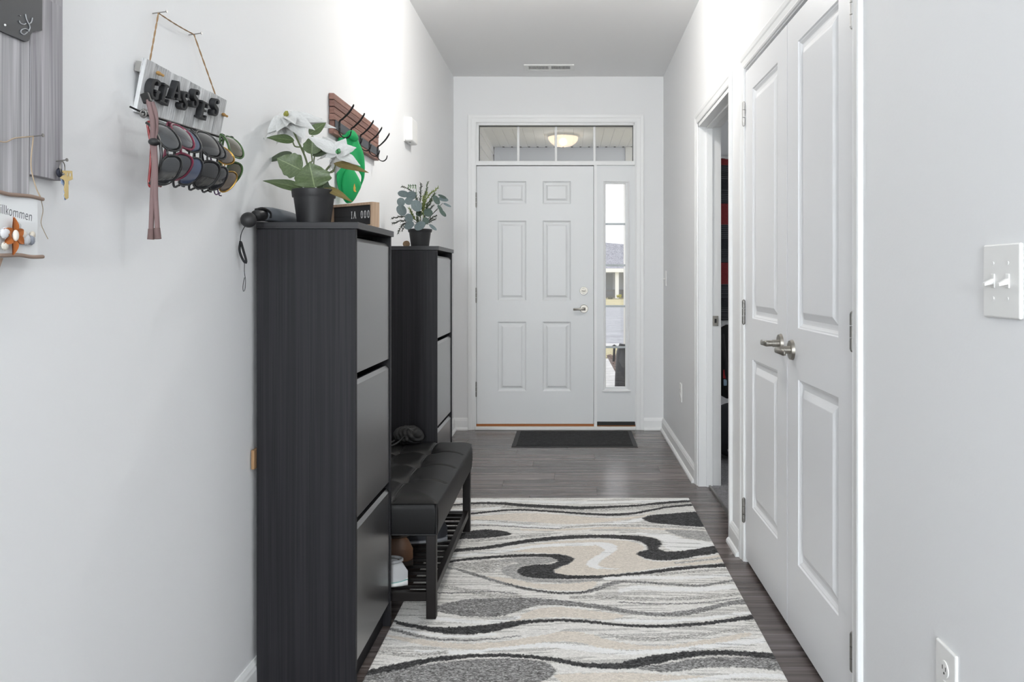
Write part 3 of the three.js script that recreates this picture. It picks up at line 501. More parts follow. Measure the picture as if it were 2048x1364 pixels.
  poly('G', [[330, 526], [420, 500], [500, 487], [620, 484], [740, 483], [850, 490], [940, 500], [1050, 515], [1150, 533], [1250, 543], [1350, 538], [1450, 520], [1540, 500], [1650, 486], [1650, 504], [1540, 516], [1450, 540], [1350, 557], [1250, 558], [1130, 546], [1000, 526], [900, 516], [800, 512], [740, 521], [680, 541], [620, 557], [520, 561], [420, 551]]);
  poly('B', [[560, 580], [680, 560], [750, 532], [850, 520], [980, 534], [1120, 556], [1060, 572], [900, 562], [760, 566], [640, 580]]);
  band('W', [[340, 566], [460, 578], [580, 580], [700, 562]], 14);
  band('W', [[1080, 574], [1240, 578], [1400, 572], [1560, 552], [1680, 538]], 12);
  poly('D', [[170, 574], [260, 590], [360, 602], [480, 599], [560, 592], [650, 580], [750, 573], [880, 569], [1000, 577], [1100, 588], [1250, 593], [1400, 586], [1550, 568], [1680, 548], [1680, 562], [1550, 582], [1400, 599], [1250, 605], [1100, 598], [1000, 588], [880, 580], [750, 586], [660, 604], [580, 622], [480, 632], [380, 628], [290, 612], [200, 592]]);
  band('W', [[180, 600], [280, 626], [360, 636], [480, 640], [600, 630]], 8);
  band('G', [[130, 600], [220, 624], [320, 646], [440, 656], [560, 652], [700, 638]], [4, 12, 10, 8, 6, 4]);
  poly('B', [[140, 634], [260, 648], [420, 668], [600, 664], [760, 640], [880, 620], [980, 630], [1080, 660], [1260, 680], [1420, 660], [1640, 625], [1640, 634], [1440, 680], [1260, 692], [1060, 690], [920, 664], [800, 664], [640, 690], [420, 690], [240, 664]]);
  band('S', [[1020, 628], [1120, 646], [1260, 652], [1420, 638], [1660, 600]], [4, 14, 18, 14, 8]);
  band('W', [[260, 698], [440, 706], [640, 690], [800, 676], [960, 690], [1120, 706], [1280, 702], [1460, 682], [1700, 656]], [8, 14, 14, 18, 24, 18, 16, 20, 22]);
  band('S', [[80, 690], [220, 716], [400, 706]], 14);
  poly('G', [[60, 800], [200, 774], [310, 756], [420, 742], [540, 733], [680, 731], [790, 744], [832, 766], [838, 792], [780, 827], [700, 850], [300, 860], [60, 850]]);
  poly('G', [[1180, 772], [1290, 752], [1400, 734], [1550, 726], [1780, 732], [1800, 780], [1600, 766], [1450, 770], [1300, 786]]);
  poly('D', [[30, 790], [120, 768], [220, 746], [320, 729], [420, 718], [540, 712], [650, 711], [740, 717], [850, 730], [960, 748], [1080, 750], [1180, 730], [1300, 710], [1450, 698], [1600, 700], [1780, 716], [1780, 732], [1600, 720], [1450, 720], [1340, 734], [1240, 756], [1140, 773], [1040, 772], [940, 764], [840, 745], [740, 731], [650, 725], [540, 726], [420, 736], [320, 750], [200, 777], [90, 796], [30, 806]]);
  poly('B', [[840, 800], [1000, 790], [1180, 790], [1340, 800], [1500, 806], [1340, 826], [1100, 832], [900, 840]]);
  band('W', [[1200, 838], [1400, 822], [1600, 800], [1800, 806]], 18);
  band('D', [[20, 930], [300, 900], [600, 880], [900, 900], [1200, 930], [1500, 910], [1850, 880]], 30);
  band('B', [[20, 980], [500, 940], [1000, 980], [1500, 960], [1850, 940]], 24);
  const img = c.getImageData(0, 0, W, HH).data, r = rng(321);
  const COL = { 240: [249, 249, 248, 14], 200: [238, 236, 232, 28], 160: [230, 222, 211, 28], 120: [192, 190, 186, 104], 100: [174, 173, 171, 66], 80: [140, 139, 138, 104], 40: [60, 60, 61, 74] };
  const keys = Object.keys(COL).map(Number);
  const rugTex = tex(W, HH, (u, v, i, j) => {
    let ii = i, jj = HH - 1 - j; ii = Math.min(W - 1, Math.max(0, ii + Math.round((r() - .5) * 9 + (N3(j / 7, i / 30) - .5) * 8))); jj = Math.min(HH - 1, Math.max(0, jj + Math.round((r() - .5) * 7 + (N2(i / 5, j / 40) - .5) * 9)));
    const code = img[4 * (jj * W + ii)]; let k = 200; for (const q of keys) if (Math.abs(q - code) < Math.abs(k - code)) k = q;
    const [a, b, d, amp] = COL[k], fleck = (N1(i / 4.2, j / 2.6) + N2(i / 9, j / 4) * .6 - .8) * amp + (r() - .5) * amp * .7 + (k > 130 && r() < .012 ? -60 : 0);
    const st = k === 200 || k === 240 ? N3(i / 120 + 5, j / 8 + 2.2 * Math.sin(i / 190) + 40) : 0, yarn = st > (k === 200 ? .60 : .78) && r() < .55 ? -34 - 60 * r() : 0;     // broken grey yarn streaks in the cream bands
    return [cl(a + fleck + yarn), cl(b + fleck + yarn), cl(d + fleck + yarn)];
  });
  const rugBump = tex(W / 2, HH >> 1, (u, v, i, j) => { const code = img[4 * ((HH - 1 - 2 * j) * W + 2 * i)]; return [cl(110 + (code === 40 ? -50 : code > 150 ? 40 : 0) + 90 * (r() - .5))]; }, false);
  const g = new RoundedBoxGeometry(X1 - X0, .012, Z1 - Z0, 3, .005); g.translate((X0 + X1) / 2, .006, (Z0 + Z1) / 2);
  const p = g.attributes.position, uv = g.attributes.uv; for (let i = 0; i < p.count; i++) uv.setXY(i, (p.getX(i) - X0) / (X1 - X0), 1 - (p.getZ(i) - Z0) / (Z1 - Z0));
  single('area_rug', 'shaggy rug with swirling charcoal, grey, beige and cream bands', 'rug', g, std(0xffffff, .97, { map: rugTex, bumpMap: rugBump, bumpScale: .004 }));
}

// ---------------------------------------------------------------- shoe cabinets
function shoeCabinet(label, x1, z0, z1, h, tops) {
  const x0 = -.8955, xb = x0, t = thing('shoe_cabinet', label, 'shoe cabinet', V((x0 + x1) / 2, 0, (z0 + z1) / 2), 'tall dark shoe cabinets along the wall');
  const xs = x1 - .002;
  part('top', rbx(xb, x1 + .006, h - .019, h, z0 - .003, z1 + .003, .0012, 1), M.veneerTop, t);
  part('side', rbx(xb, xs, 0, h - .0195, z1 - .017, z1, .001, 1), M.veneer, t);
  part('side', rbx(xb, xs, 0, h - .0195, z0, z0 + .017, .001, 1), M.veneer, t);
  part('back', bx(xb, xb + .006, .02, h - .02, z0 + .017, z1 - .017), M.inside, t);
  part('bottom', bx(xb, xs - .02, .06, .076, z0 + .017, z1 - .017), M.veneer, t);
  part('plinth', bx(xs - .04, xs - .026, 0, .06, z0 + .017, z1 - .017), M.veneer, t);
  for (const [a, b] of tops) {     // flap: leans back a little at its bevelled upper edge
    const o = [[xs - .022, a], [xs - .004, a], [xs - .004, b - .012], [xs - .012, b], [xs - .022, b]];
    const g = slab(o, z1 - z0 - .034 - .008, [], .0008); g.translate(0, 0, z0 + .017 + .006);
    part('flap', boxUV(g), M.flap, t);
  }
  return t;
}
shoeCabinet('dark woodgrain shoe cabinet carrying the white poinsettia', -.61, 3.526, 3.986, 1.350, [[.915, 1.307], [.495, .893], [.082, .472]]);
shoeCabinet('dark woodgrain shoe cabinet carrying the eucalyptus plant', -.62, 2.036, 2.518, 1.340, [[.905, 1.297], [.487, .885], [.078, .466]]);

// ---------------------------------------------------------------- bench with slatted shoe shelf
{
  const x0 = -.893, x1 = -.455, z0 = 2.532, z1 = 3.520, yb = .302, yt = .412;
  const t = thing('storage_bench', 'black tufted leather bench with a slatted shoe shelf between the cabinets', 'bench', V((x0 + x1) / 2, 0, (z0 + z1) / 2));
  M.leather = phys(0x0a0a0b, .46, { specularIntensity: .55, bumpMap: tex(256, 256, (u, v) => [cl(128 + 90 * (N1(u * 80, v * 80, 80, 80) - .5) + 50 * (N2(u * 160, v * 160, 160, 160) - .5))], false, [8, 16]), bumpScale: .0006 });
  M.darkWood = phys(0x14100f, .42, { specularIntensity: .6 });
  const zb = [.255, .5, .745].map(k => z0 + (z1 - z0) * (k * 1.0)), xbn = [x0 + .145, x1 - .155];
  const topY = (x, z) => {
    const e = Math.min(x - x0, x1 - x, z - z0, z1 - z), crown = .026 * (1 - Math.exp(-Math.max(0, e) / .035));
    let seam = 0; for (const a of xbn) seam = Math.max(seam, .006 * Math.exp(-Math.pow((x - a) / .008, 2))); for (const b of zb) seam = Math.max(seam, .006 * Math.exp(-Math.pow((z - b) / .008, 2)));
    let dim = 0; for (const a of xbn) for (const b of zb) { const d = Math.hypot(x - a, z - b); dim += .017 * Math.exp(-d * d / .0011) + .008 * Math.exp(-d / .05); }
    return yt + crown - seam * (e > .01 ? 1 : 0) - dim;
  };
  const topG = grid(70, 150, (u, v) => { const x = x0 + u * (x1 - x0), z = z1 + v * (z0 - z1); return V(x, topY(x, z), z); });
  const perim = []; const N = 40; const rc = .014;
  for (const [cx, cz, a0] of [[x1 - rc, z1 - rc, 0], [x0 + rc, z1 - rc, 1], [x0 + rc, z0 + rc, 2], [x1 - rc, z0 + rc, 3]]) for (let k = 0; k <= 6; k++) { const a = (a0 + k / 6) * Math.PI / 2; perim.push([cx + rc * Math.cos(a), cz + rc * Math.sin(a)]); }
  const rings = [[yb, .002], [yb + .006, 0], [yb + .05, -.003], [yt - .02, -.002], [yt - .004, .002], [yt + .003, .010]].map(([y, i]) => perim.map(([x, z]) => V(x + Math.sign((x0 + x1) / 2 - x) * i, y, z + Math.sign((z0 + z1) / 2 - z) * i)));
  void N;
  part('cushion', [topG, loft(rings.map(r => r.slice().reverse()), true)], M.leather, t);
  for (const a of xbn) for (const b of zb) part('button', ball(V(a, topY(a, b) + .002, b), .010, 14, 1, .45, 1), M.leather, t);
  const pip = [];   // piped seam of the front edge and the centre row
  for (const a of xbn) pip.push(tube([...Array(26)].map((_, k) => { const z = z0 + .02 + (z1 - z0 - .04) * k / 25; return V(a, topY(a, z) + .0008, z); }), .0016, 80, 5));
  pip.push(tube([V(x1 - .004, yb + .004, z1 + .001), V(x1 - .004, yt - .002, z1 + .001)], .0022, 8, 6), tube([V(x0 + .01, yb + .004, z1 + .001), V(x1 - .004, yb + .004, z1 + .001)], .0022, 8, 6));
  part('piping', pip, std(0x1e1e1f, .3), t);
  for (const [lx, lz, fy] of [[x1 - .040, z1 - .038, .0125], [x1 - .040, z0 + .004, .0125], [x0 + .006, z1 - .038, 0], [x0 + .006, z0 + .004, 0]]) part('leg', rbx(lx, lx + .034, fy, yb + .002, lz, lz + .034, .002, 1), M.darkWood, t);
  part('rail', rbx(x1 - .034, x1 - .012, .082, .112, z0 + .03, z1 - .03, .002, 1), M.darkWood, t);
  part('rail', rbx(x0 + .012, x0 + .034, .082, .112, z0 + .03, z1 - .03, .002, 1), M.darkWood, t);
  for (const z of [z0 + .010, z1 - .032]) part('rail', rbx(x0 + .03, x1 - .03, .072, .104, z, z + .022, .002, 1), M.darkWood, t);
  for (let k = 0; k < 14; k++) { const z = z0 + .055 + k * (z1 - z0 - .13) / 13; part('slat', rbx(x0 + .03, x1 - .03, .094, .106, z - .011, z + .011, .002, 1), M.darkWood, t); }

  // shoes on the shelf: heel toward the hall
  function shoe(label, base, toe, len, w, h, mats) {
    const o = thing('shoe', label, 'shoe', base), side = V(-toe.z, 0, toe.x), mk = (f, n0, n1) => { const rr = []; for (let k = n0; k <= n1; k++) { const v = k / 14, r = []; for (let i = 0; i < 24; i++) { const a = i / 24 * 2 * Math.PI, [dx, dy] = f(v, Math.cos(a), Math.sin(a)); r.push(base.clone().addScaledVector(toe, v * len - .01).addScaledVector(side, dx).add(V(0, dy, 0))); } rr.push(r); } return loft(rr); };
    const plan = v => w / 2 * Math.pow(Math.max(.0001, 1 - Math.pow(Math.abs(2 * v - 1), 2.2)), .55) * (.84 + .24 * v);
    part('sole', mk((v, c, s) => [c * (plan(v) + .003), .014 + s * .014 + .004 * v * v], 0, 14), mats[0], o);
    part('upper', mk((v, c, s) => { const hh = (v < .42 ? h : h * (1 - .62 * Math.pow((v - .42) / .58, .8))) * (v < .16 ? .55 + .45 * Math.sqrt(v / .16) : 1); return [Math.sign(c) * Math.pow(Math.abs(c), .75) * plan(v) * (s > 0 ? 1 - .28 * s : 1), .022 + Math.max(-.004, s * (hh - .022))]; }, 0, 14), mats[1], o);
    part('stripe', mk((v, c, s) => [c * (plan(v) + .0042), .022 + s * .0025], 0, 14), mats[2], o);
    part('collar', tube([...Array(12)].map((_, i) => { const a = i / 12 * 2 * Math.PI; return base.clone().addScaledVector(toe, len * .2 + Math.cos(a) * len * .16).addScaledVector(side, Math.sin(a) * w * .3).add(V(0, h - .004, 0)); }), .006, 40, 6, true), mats[3], o);
    return o;
  }
  shoe('white sneaker with a teal sole stripe at the end of the bench shelf', V(-.580, .1065, 3.455), V(-1, 0, .06).normalize(), .27, .10, .095, [M.white, std(0xb9babb, .7), std(0x7fb3ae, .6), std(0x9a9b9d, .8)]);
  shoe('navy sneaker on the slatted shelf under the bench', V(-.512, .1065, 2.985), V(-1, 0, .1).normalize(), .27, .10, .11, [std(0x8b8d92, .7), std(0x25272d, .8), std(0x50535a, .6), std(0x1a1b1f, .8)]);
  shoe('brown leather shoe on the bench shelf', V(-.60, .1065, 3.26), V(-1, 0, 0), .26, .095, .12, [std(0x2a201a, .7), std(0x5a3a22, .5), std(0x3a281b, .6), std(0x2a1d14, .7)]);
  // crumpled black pouch on the seat
  {
    const c = V(-.735, 0, 2.62), nz = noise2(77); c.y = topY(c.x, c.z);
    const g = mergeVertices(new THREE.IcosahedronGeometry(1, 24).deleteAttribute('uv').deleteAttribute('normal')), p = g.attributes.position;
    for (let i = 0; i < p.count; i++) { const x = p.getX(i), y = p.getY(i), z = p.getZ(i), f = 1 + .20 * (nz(x * 3 + 9, y * 3 + z * 2 + 9) - .5) + .10 * Math.abs(Math.sin(x * 9 + z * 5 + y * 4)); p.setXYZ(i, c.x + x * .062 * f, Math.max(c.y, c.y + .036 + y * .042 * f), c.z + z * .055 * f); }
    g.computeVertexNormals();
    const t2 = thing('pouch', 'small crumpled black fabric pouch lying on the leather bench', 'pouch', c);
    part('body', g, std(0x131314, .7), t2);
    part('strap', tube([V(c.x - .055, c.y + .02, c.z + .04), V(c.x - .075, c.y + .008, c.z + .06), V(c.x - .06, c.y + .006, c.z + .09), V(c.x - .03, c.y + .02, c.z + .06), V(c.x, c.y + .05, c.z + .05)], .005, 30, 6), std(0x1c1c1d, .6), t2);
    part('zip', tube([V(c.x - .03, c.y + .07, c.z + .045), V(c.x, c.y + .079, c.z + .04), V(c.x + .03, c.y + .065, c.z + .045)], .002, 12, 5), std(0x3c3c3d, .4), t2);
  }
}

// ---------------------------------------------------------------- plants
// leaf blade between two points: half-width profile, fold along the midrib, droop; a thin closed sheet
function leafGeo(a, b, width, face, { fold = .22, droop = .12, shape = 'oval', wave = 0, thick = .0007, nu = 10, nv = 6 } = {}) {
  const dir = b.clone().sub(a), len = dir.length(); dir.normalize();
  const side = new THREE.Vector3().crossVectors(dir, face).normalize(), up = new THREE.Vector3().crossVectors(side, dir).normalize();
  const prof = { oval: t => Math.pow(Math.sin(Math.PI * Math.pow(t, .8)), .8) * (1 - .15 * t), point: t => Math.pow(Math.sin(Math.PI * Math.pow(t, .72)), .85) * (1 - .35 * t * t), round: t => Math.sqrt(Math.max(0, 1 - Math.pow(2 * t - 1, 2))), holly: t => Math.pow(Math.sin(Math.PI * Math.pow(t, .75)), .8) * (1 - .25 * t) * (1 + .05 * Math.cos(t * 24)) }[shape];
  const sheet = s => grid(nu, nv, (u, v) => {
    const t = u, w = prof(Math.min(.999, Math.max(.001, t))) * width / 2 * (v * 2 - 1) * s, q = Math.abs(v * 2 - 1);
    return a.clone().addScaledVector(dir, t * len).addScaledVector(side, w).addScaledVector(up, fold * Math.abs(w) - droop * len * t * t + droop * len * .5 * t + wave * width * Math.sin(t * 14 + v * 3) * q + s * thick);
  });
  const g = merge([sheet(1), sheet(-1)]); return g;
}
{
  const leafTex = (base, vein, seed) => { const n = noise2(seed); return tex(128, 128, (u, v) => { const q = Math.abs(v - .5) * 2, rib = Math.exp(-q * q * 900), sv = Math.pow(Math.max(0, Math.cos((u * 8 - q * 1.6) * 2 * Math.PI)), 24) * .35, k = 16 * (n(u * 20, v * 20, 20, 20) - .5), m = Math.min(1, rib + sv); return base.map((c, i) => cl(c + k + (vein[i] - c) * m)); }); };
  M.leafGreen = phys(0xffffff, .45, { map: leafTex([86, 104, 66], [150, 166, 120], 3), side: THREE.DoubleSide, transmission: .12, thickness: 0 });
  M.leafDark = phys(0xffffff, .5, { map: leafTex([74, 86, 66], [108, 120, 92], 4), side: THREE.DoubleSide, transmission: .1, thickness: 0 });
  M.leafBrown = phys(0xffffff, .55, { map: leafTex([122, 108, 62], [140, 126, 84], 5), side: THREE.DoubleSide, transmission: .1, thickness: 0 });
  M.petal = phys(0xffffff, .7, { map: leafTex([232, 233, 232], [222, 224, 220], 6), side: THREE.DoubleSide, transmission: .3, thickness: 0 });
  M.stem = std(0x55603e, .6); M.pot = std(0x202022, .5); M.soil = std(0x2a221d, .95);
  const potGeo = (p, r0, r1, h, lip) => lathe(p, [[0, 0], [r0, 0], [r0 + .002, .002], [r1 - .004, h - lip], [r1, h - lip + .001], [r1 + .0025, h - .002], [r1 + .001, h], [r1 - .003, h], [r1 - .005, h - .012], [0, h - .012]], 56);
  // white poinsettia, laid out from the photo at the pot's distance
  const d0 = 2.40, Q = (x, y, dz = 0) => at(500 + x / 6.2, 200 + y / 6.2, d0 - dz);      // dz: metres toward the camera
  const pb = at(628, 446.5, d0); pb.y = 1.350;
  const t = thing('potted_poinsettia', 'artificial white poinsettia in a dark plastic pot on the shoe cabinet', 'potted plant', pb);
  part('pot', potGeo(pb, .046, .0625, .104, .024), M.pot, t);
  part('soil', cyl(V(pb.x, pb.y + .088, pb.z), V(pb.x, pb.y + .093, pb.z), .056, .056, 32), M.soil, t);
  const eye = camera.position, S = 1 / 6.2 * d0 / F, toCam = p => eye.clone().sub(p).normalize();
  const stem = (pts, r) => part('stem', tube(pts.map(p => Q(...p)), r, 24, 7), M.stem, t);
  stem([[500, 300], [600, 520], [700, 760], [775, 1130]], .0030); stem([[1065, 690], [1000, 800], [930, 900], [850, 1130]], .0032);
  stem([[530, 520], [560, 575], [640, 590], [672, 650]], .0022); stem([[760, 660], [770, 760], [740, 780], [760, 900]], .0022); stem([[1050, 830], [1030, 890], [960, 905]], .002); stem([[800, 690], [790, 800], [800, 1120]], .002);
  stem([[1060, 780], [1040, 860], [940, 920]], .0018);
  const L1 = [['G', 548, 505, 205, 455, 110, -.01, .02, 'point'], ['G', 640, 872, 335, 720, 290, .02, .05, 'holly'], ['G', 800, 1085, 735, 775, 400, .03, .05, 'holly'], ['G', 662, 1105, 165, 985, 125, .01, .06, 'point'], ['K', 520, 655, 172, 770, 90, -.03, -.05, 'point'],
    ['G', 765, 672, 775, 440, 200, 0, .01, 'holly'], ['G', 735, 425, 945, 272, 120, -.02, -.05, 'point'], ['K', 775, 690, 1020, 610, 80, -.01, -.03, 'point'], ['R', 1035, 775, 1465, 882, 100, .0, .03, 'point'], ['K', 905, 1115, 935, 955, 120, .01, .03, 'point'], ['G', 890, 1110, 1010, 1075, 110, .0, .02, 'point'], ['R', 920, 1080, 1265, 1245, 90, .01, .05, 'point'], ['K', 160, 450, 112, 552, 44, .02, .02, 'point'], ['G', 870, 1120, 860, 950, 90, -.02, -.04, 'point']];
  for (const [m, x0, y0, x1, y1, w, a, b, sh] of L1) { const A = Q(x0, y0, a), B = Q(x1, y1, b); const f = sh === 'holly' ? toCam(A).add(V(0, .2, 0)).normalize() : toCam(A).add(V(.1, .55, 0)).normalize(); part('leaf', leafGeo(A, B, w * S * 1.2, f, { shape: sh, fold: .16, droop: .14, wave: .015, nu: 26, nv: 8 }), { G: M.leafGreen, K: M.leafDark, R: M.leafBrown }[m], t); }
  const fl = (cx, cy, cz, tips) => { for (const [x, y, w, z] of tips) { const A = Q(cx, cy, cz), B = Q(x, y, z); const f = toCam(A).multiplyScalar(.75).add(V(.05, .7, 0)).normalize(); part('petal', leafGeo(A, B, w * S * 1.3, f, { shape: 'point', fold: .2, droop: .16, wave: .03, nu: 18 }), M.petal, t); } };
  fl(460, 215, .0, [[205, 400, 150, .03], [270, 270, 130, .0], [330, 190, 120, -.06], [560, 110, 110, -.08], [720, 200, 140, -.06], [950, 250, 150, -.05], [800, 345, 160, .02], [690, 470, 190, .04], [330, 370, 130, .07], [560, 270, 120, .09], [450, 300, 110, .08], [180, 480, 80, .02], [640, 160, 130, -.09], [760, 160, 120, -.1]]);
  fl(470, 260, -.03, [[1068, 318, 150, -.06], [640, 520, 170, -.02], [480, 480, 150, -.01], [320, 545, 90, -.02], [600, 340, 150, -.02], [900, 210, 150, -.1]]);
  fl(1075, 670, .02, [[712, 430, 150, .03], [1190, 462, 130, -.02], [1310, 580, 170, .02], [1365, 795, 130, .04], [925, 705, 90, .03], [850, 560, 120, 0], [1060, 930, 130, -.03], [970, 860, 150, -.03], [820, 720, 120, -.03], [900, 420, 150, -.05], [1050, 480, 140, -.06]]);
  for (const [x, y, z] of [[450, 170, .02], [1085, 640, .05]]) { const gs = [], r = rng(x); for (let k = 0; k < 9; k++) { const c = Q(x + (r() - .5) * 60, y + (r() - .5) * 40, z + r() * .01); gs.push(ball(c, .0028 + r() * .0015, 8, 1, 1.6, 1)); } part('stamens', gs, std(x < 800 ? 0x8b8a3c : 0x3f7d4c, .6), t); }

  // eucalyptus and fern mix on the far cabinet
  const d1 = 3.90, E = (x, y, dz = 0) => at(770 + x / 9.093, 350 + y / 9.093, d1 - dz), eb = at(840, 491, d1); eb.y = 1.340;
  const S1 = d1 / F / 9.093;
  const e = thing('potted_eucalyptus', 'artificial eucalyptus and fern in a small black pot on the shoe cabinet', 'potted plant', eb);
  part('pot', potGeo(eb, .041, .0565, .088, .016), M.pot, e);
  part('soil', cyl(V(eb.x, eb.y + .074, eb.z), V(eb.x, eb.y + .0785, eb.z), .051, .051, 28), M.soil, e);
  M.euc = phys(0xffffff, .7, { map: leafTex([112, 126, 128], [120, 134, 134], 8), side: THREE.DoubleSide, transmission: .1, thickness: 0 });
  M.eucDark = phys(0xffffff, .6, { map: leafTex([70, 88, 80], [80, 98, 90], 9), side: THREE.DoubleSide, transmission: .1, thickness: 0 });
  // centre, half length, half width, tilt in degrees, depth, dark
  for (const [x, y, a, b, deg, z, k] of [[335, 345, 105, 62, 10, -.02, 0], [475, 375, 92, 80, -30, .0, 0], [432, 475, 72, 70, 20, .03, 0], [290, 490, 78, 72, 80, .02, 0], [300, 640, 105, 85, 60, .03, 0], [572, 560, 110, 92, 60, .05, 0], [435, 785, 85, 72, 75, .05, 0], [440, 915, 92, 66, -35, .06, 0], [632, 925, 108, 72, -30, .07, 0], [785, 685, 82, 75, 30, .03, 1], [742, 830, 66, 56, 60, .04, 1], [935, 455, 90, 52, 60, .02, 1], [1060, 440, 92, 40, 12, .0, 0], [1040, 390, 82, 24, 22, .01, 1], [1130, 545, 76, 22, 24, .02, 0], [1005, 610, 80, 30, 55, .03, 1], [1050, 690, 84, 36, 48, .04, 1], [870, 950, 85, 30, 38, .04, 0], [620, 700, 60, 55, 10, -.01, 1]]) {
    const q = deg * Math.PI / 180, A = E(x - a * Math.cos(q), y - a * Math.sin(q), z), B = E(x + a * Math.cos(q), y + a * Math.sin(q), z + .01);
    part('leaf', leafGeo(A, B, 2 * b * S1, toCam(A).add(V(0, .15, 0)), { shape: 'round', fold: .05, droop: .1, nu: 14 }), k ? M.eucDark : M.euc, e);
  }
  const base = E(650, 960, 0), r = rng(44);
  const sprig = (tip, mid, col, dense, nl) => {
    const pts = [base.clone().add(V((r() - .5) * .03, 0, (r() - .5) * .03)), E(...mid), E(...tip)], curve = new THREE.CatmullRomCurve3(pts), gs = [new THREE.TubeGeometry(curve, 20, .0011, 5)];
    for (let k = 0; k < dense; k++) { const u = .35 + .65 * k / dense, p = curve.getPoint(u), tg = curve.getTangent(u), dir = V(r() - .5, r() - .5, r() - .5).normalize().cross(tg).normalize().add(tg.multiplyScalar(.9)).normalize(), l = nl * (.6 + .6 * r()) * (1.15 - .5 * u); const g = new THREE.ConeGeometry(.0021, l, 4); g.translate(0, l / 2, 0); g.applyQuaternion(new THREE.Quaternion().setFromUnitVectors(V(0, 1, 0), dir)); g.translate(p.x, p.y, p.z); gs.push(g); }
    part('sprig', gs, col, e);
  };
  const fern = std(0x46553a, .7), fern2 = std(0x7c8a4a, .7), twig = std(0x3c4238, .7);
  for (const [a, b, c, n] of [[[300, 205, -.02], [520, 320], twig, 26], [[655, 150, .02], [640, 500], twig, 36], [[785, 115, .0], [700, 500], fern, 34], [[970, 225, -.02], [760, 420], fern2, 46], [[910, 330, .02], [760, 560], fern, 40], [[890, 550, .03], [740, 700], twig, 30], [[120, 785, .03], [380, 760], twig, 34], [[130, 885, .05], [370, 830], twig, 34], [[230, 1060, .06], [360, 880], twig, 34], [[310, 1015, .07], [420, 880], twig, 28], [[945, 730, .03], [780, 840], twig, 30], [[930, 795, .05], [800, 860], twig, 26], [[700, 380, .02], [690, 640], fern2, 60], [[760, 300, -.01], [720, 560], fern2, 50], [[440, 600, .03], [520, 760], fern2, 44], [[580, 760, .06], [600, 850], fern, 40], [[860, 440, 0], [760, 620], fern, 40], [[560, 320, -.01], [600, 600], fern, 40]]) sprig(a, b, c, n * 1.4 | 0, .019);
  { const gs = [tube([base, E(560, 600), E(560, 210), E(430, 210)], .0012, 20, 5)]; for (const x of [435, 470, 515, 560]) for (const s of [-1, 1]) gs.push(leafGeo(E(x, 210), E(x - 12, 210 + s * 42, .01), 26 * S1, V(.3, .2, 1), { shape: 'oval', nu: 6, nv: 4 })); part('sprig', gs, std(0x6d8468, .7), e); }
  for (const [a, b] of [[[870, 700, .03], [1050, 510, .01]], [[860, 720, .03], [960, 620, .03]]]) part('stem', tube([base, E(...a), E(...b)], .0013, 16, 5), twig, e);
  // round wooden disc behind the pot
  { const c = onX(812, 491, -.80); const k = thing('wooden_disc', 'small round tan wooden disc standing behind the eucalyptus pot', 'wooden disc', V(-.797, 1.340, 2.366)); void c; part('disc', cyl(V(-.8, 1.354, 2.36), V(-.794, 1.354, 2.372), .016, .016, 36).translate(0, .002, 0), std(0xa98c6c, .6), k); }
}

// ---------------------------------------------------------------- small letter sign in a wooden frame
{
  const pr = at(744, 456, 2.50), y0 = 1.350, h = .0785, th = Math.PI * 36 / 180, len = .205, ax = V(Math.cos(th), 0, Math.sin(th)), nrm = V(-Math.sin(th), 0, Math.cos(th)), o = V(pr.x, y0, pr.z).addScaledVector(ax, -len);    // ax runs left to right, nrm out of the front
  const t = thing('letter_sign', 'black letter sign in a pale wood frame behind the poinsettia', 'sign', V(o.x, y0, o.z));
  const mat = M4(ax, V(0, 1, 0), nrm, o), wood = std(0xffffff, .6, { map: tex(128, 256, (u, v) => { const k = 26 * (N1(u * 40, v * 4, 40, 4) - .5) + 14 * (N2(u * 12, v * 2, 12, 2) - .5); return [cl(184 + k), cl(157 + k), cl(132 + k)]; }, true, [6, 3]) });
  const P = (g) => g.applyMatrix4(mat), T = .030, f = .0085;
  part('frame_side', P(rbx(0, f, 0, h, -T, 0, .0008, 1)), wood, t); part('frame_side', P(rbx(len - f, len, 0, h, -T, 0, .0008, 1)), wood, t);
  part('frame_rail', P(rbx(f, len - f, h - f, h, -T, 0, .0008, 1)), wood, t); part('frame_rail', P(rbx(f, len - f, 0, f, -T, 0, .0008, 1)), wood, t);
  part('board', P(bx(f, len - f, f, h - f, -.012, -.008)), std(0x232325, .6), t);
  const font = await new FontLoader().loadAsync('fonts/droid/droid_sans_regular.typeface.json');
  const gs = []; for (const [c, x] of [['0', .026], ['0', .042], ['0', .058], ['A', .092], ['I', .107]]) { const g = new TextGeometry(c, { font, size: .0235, depth: .0008, curveSegments: 6 }); g.computeBoundingBox(); const w = (g.boundingBox.max.x + g.boundingBox.min.x) / 2; g.scale(.62, 1, 1); g.translate(len - x - w * .62, .030, -.008); gs.push(g); }
  part('lettering', gs.map(P), std(0xd9d9d8, .5), t, 'white letters');
  part('split_line', P(bx(f, len - f, .0375, .0385, -.0085, -.0068)), std(0x1a1a1b, .6), t);
}

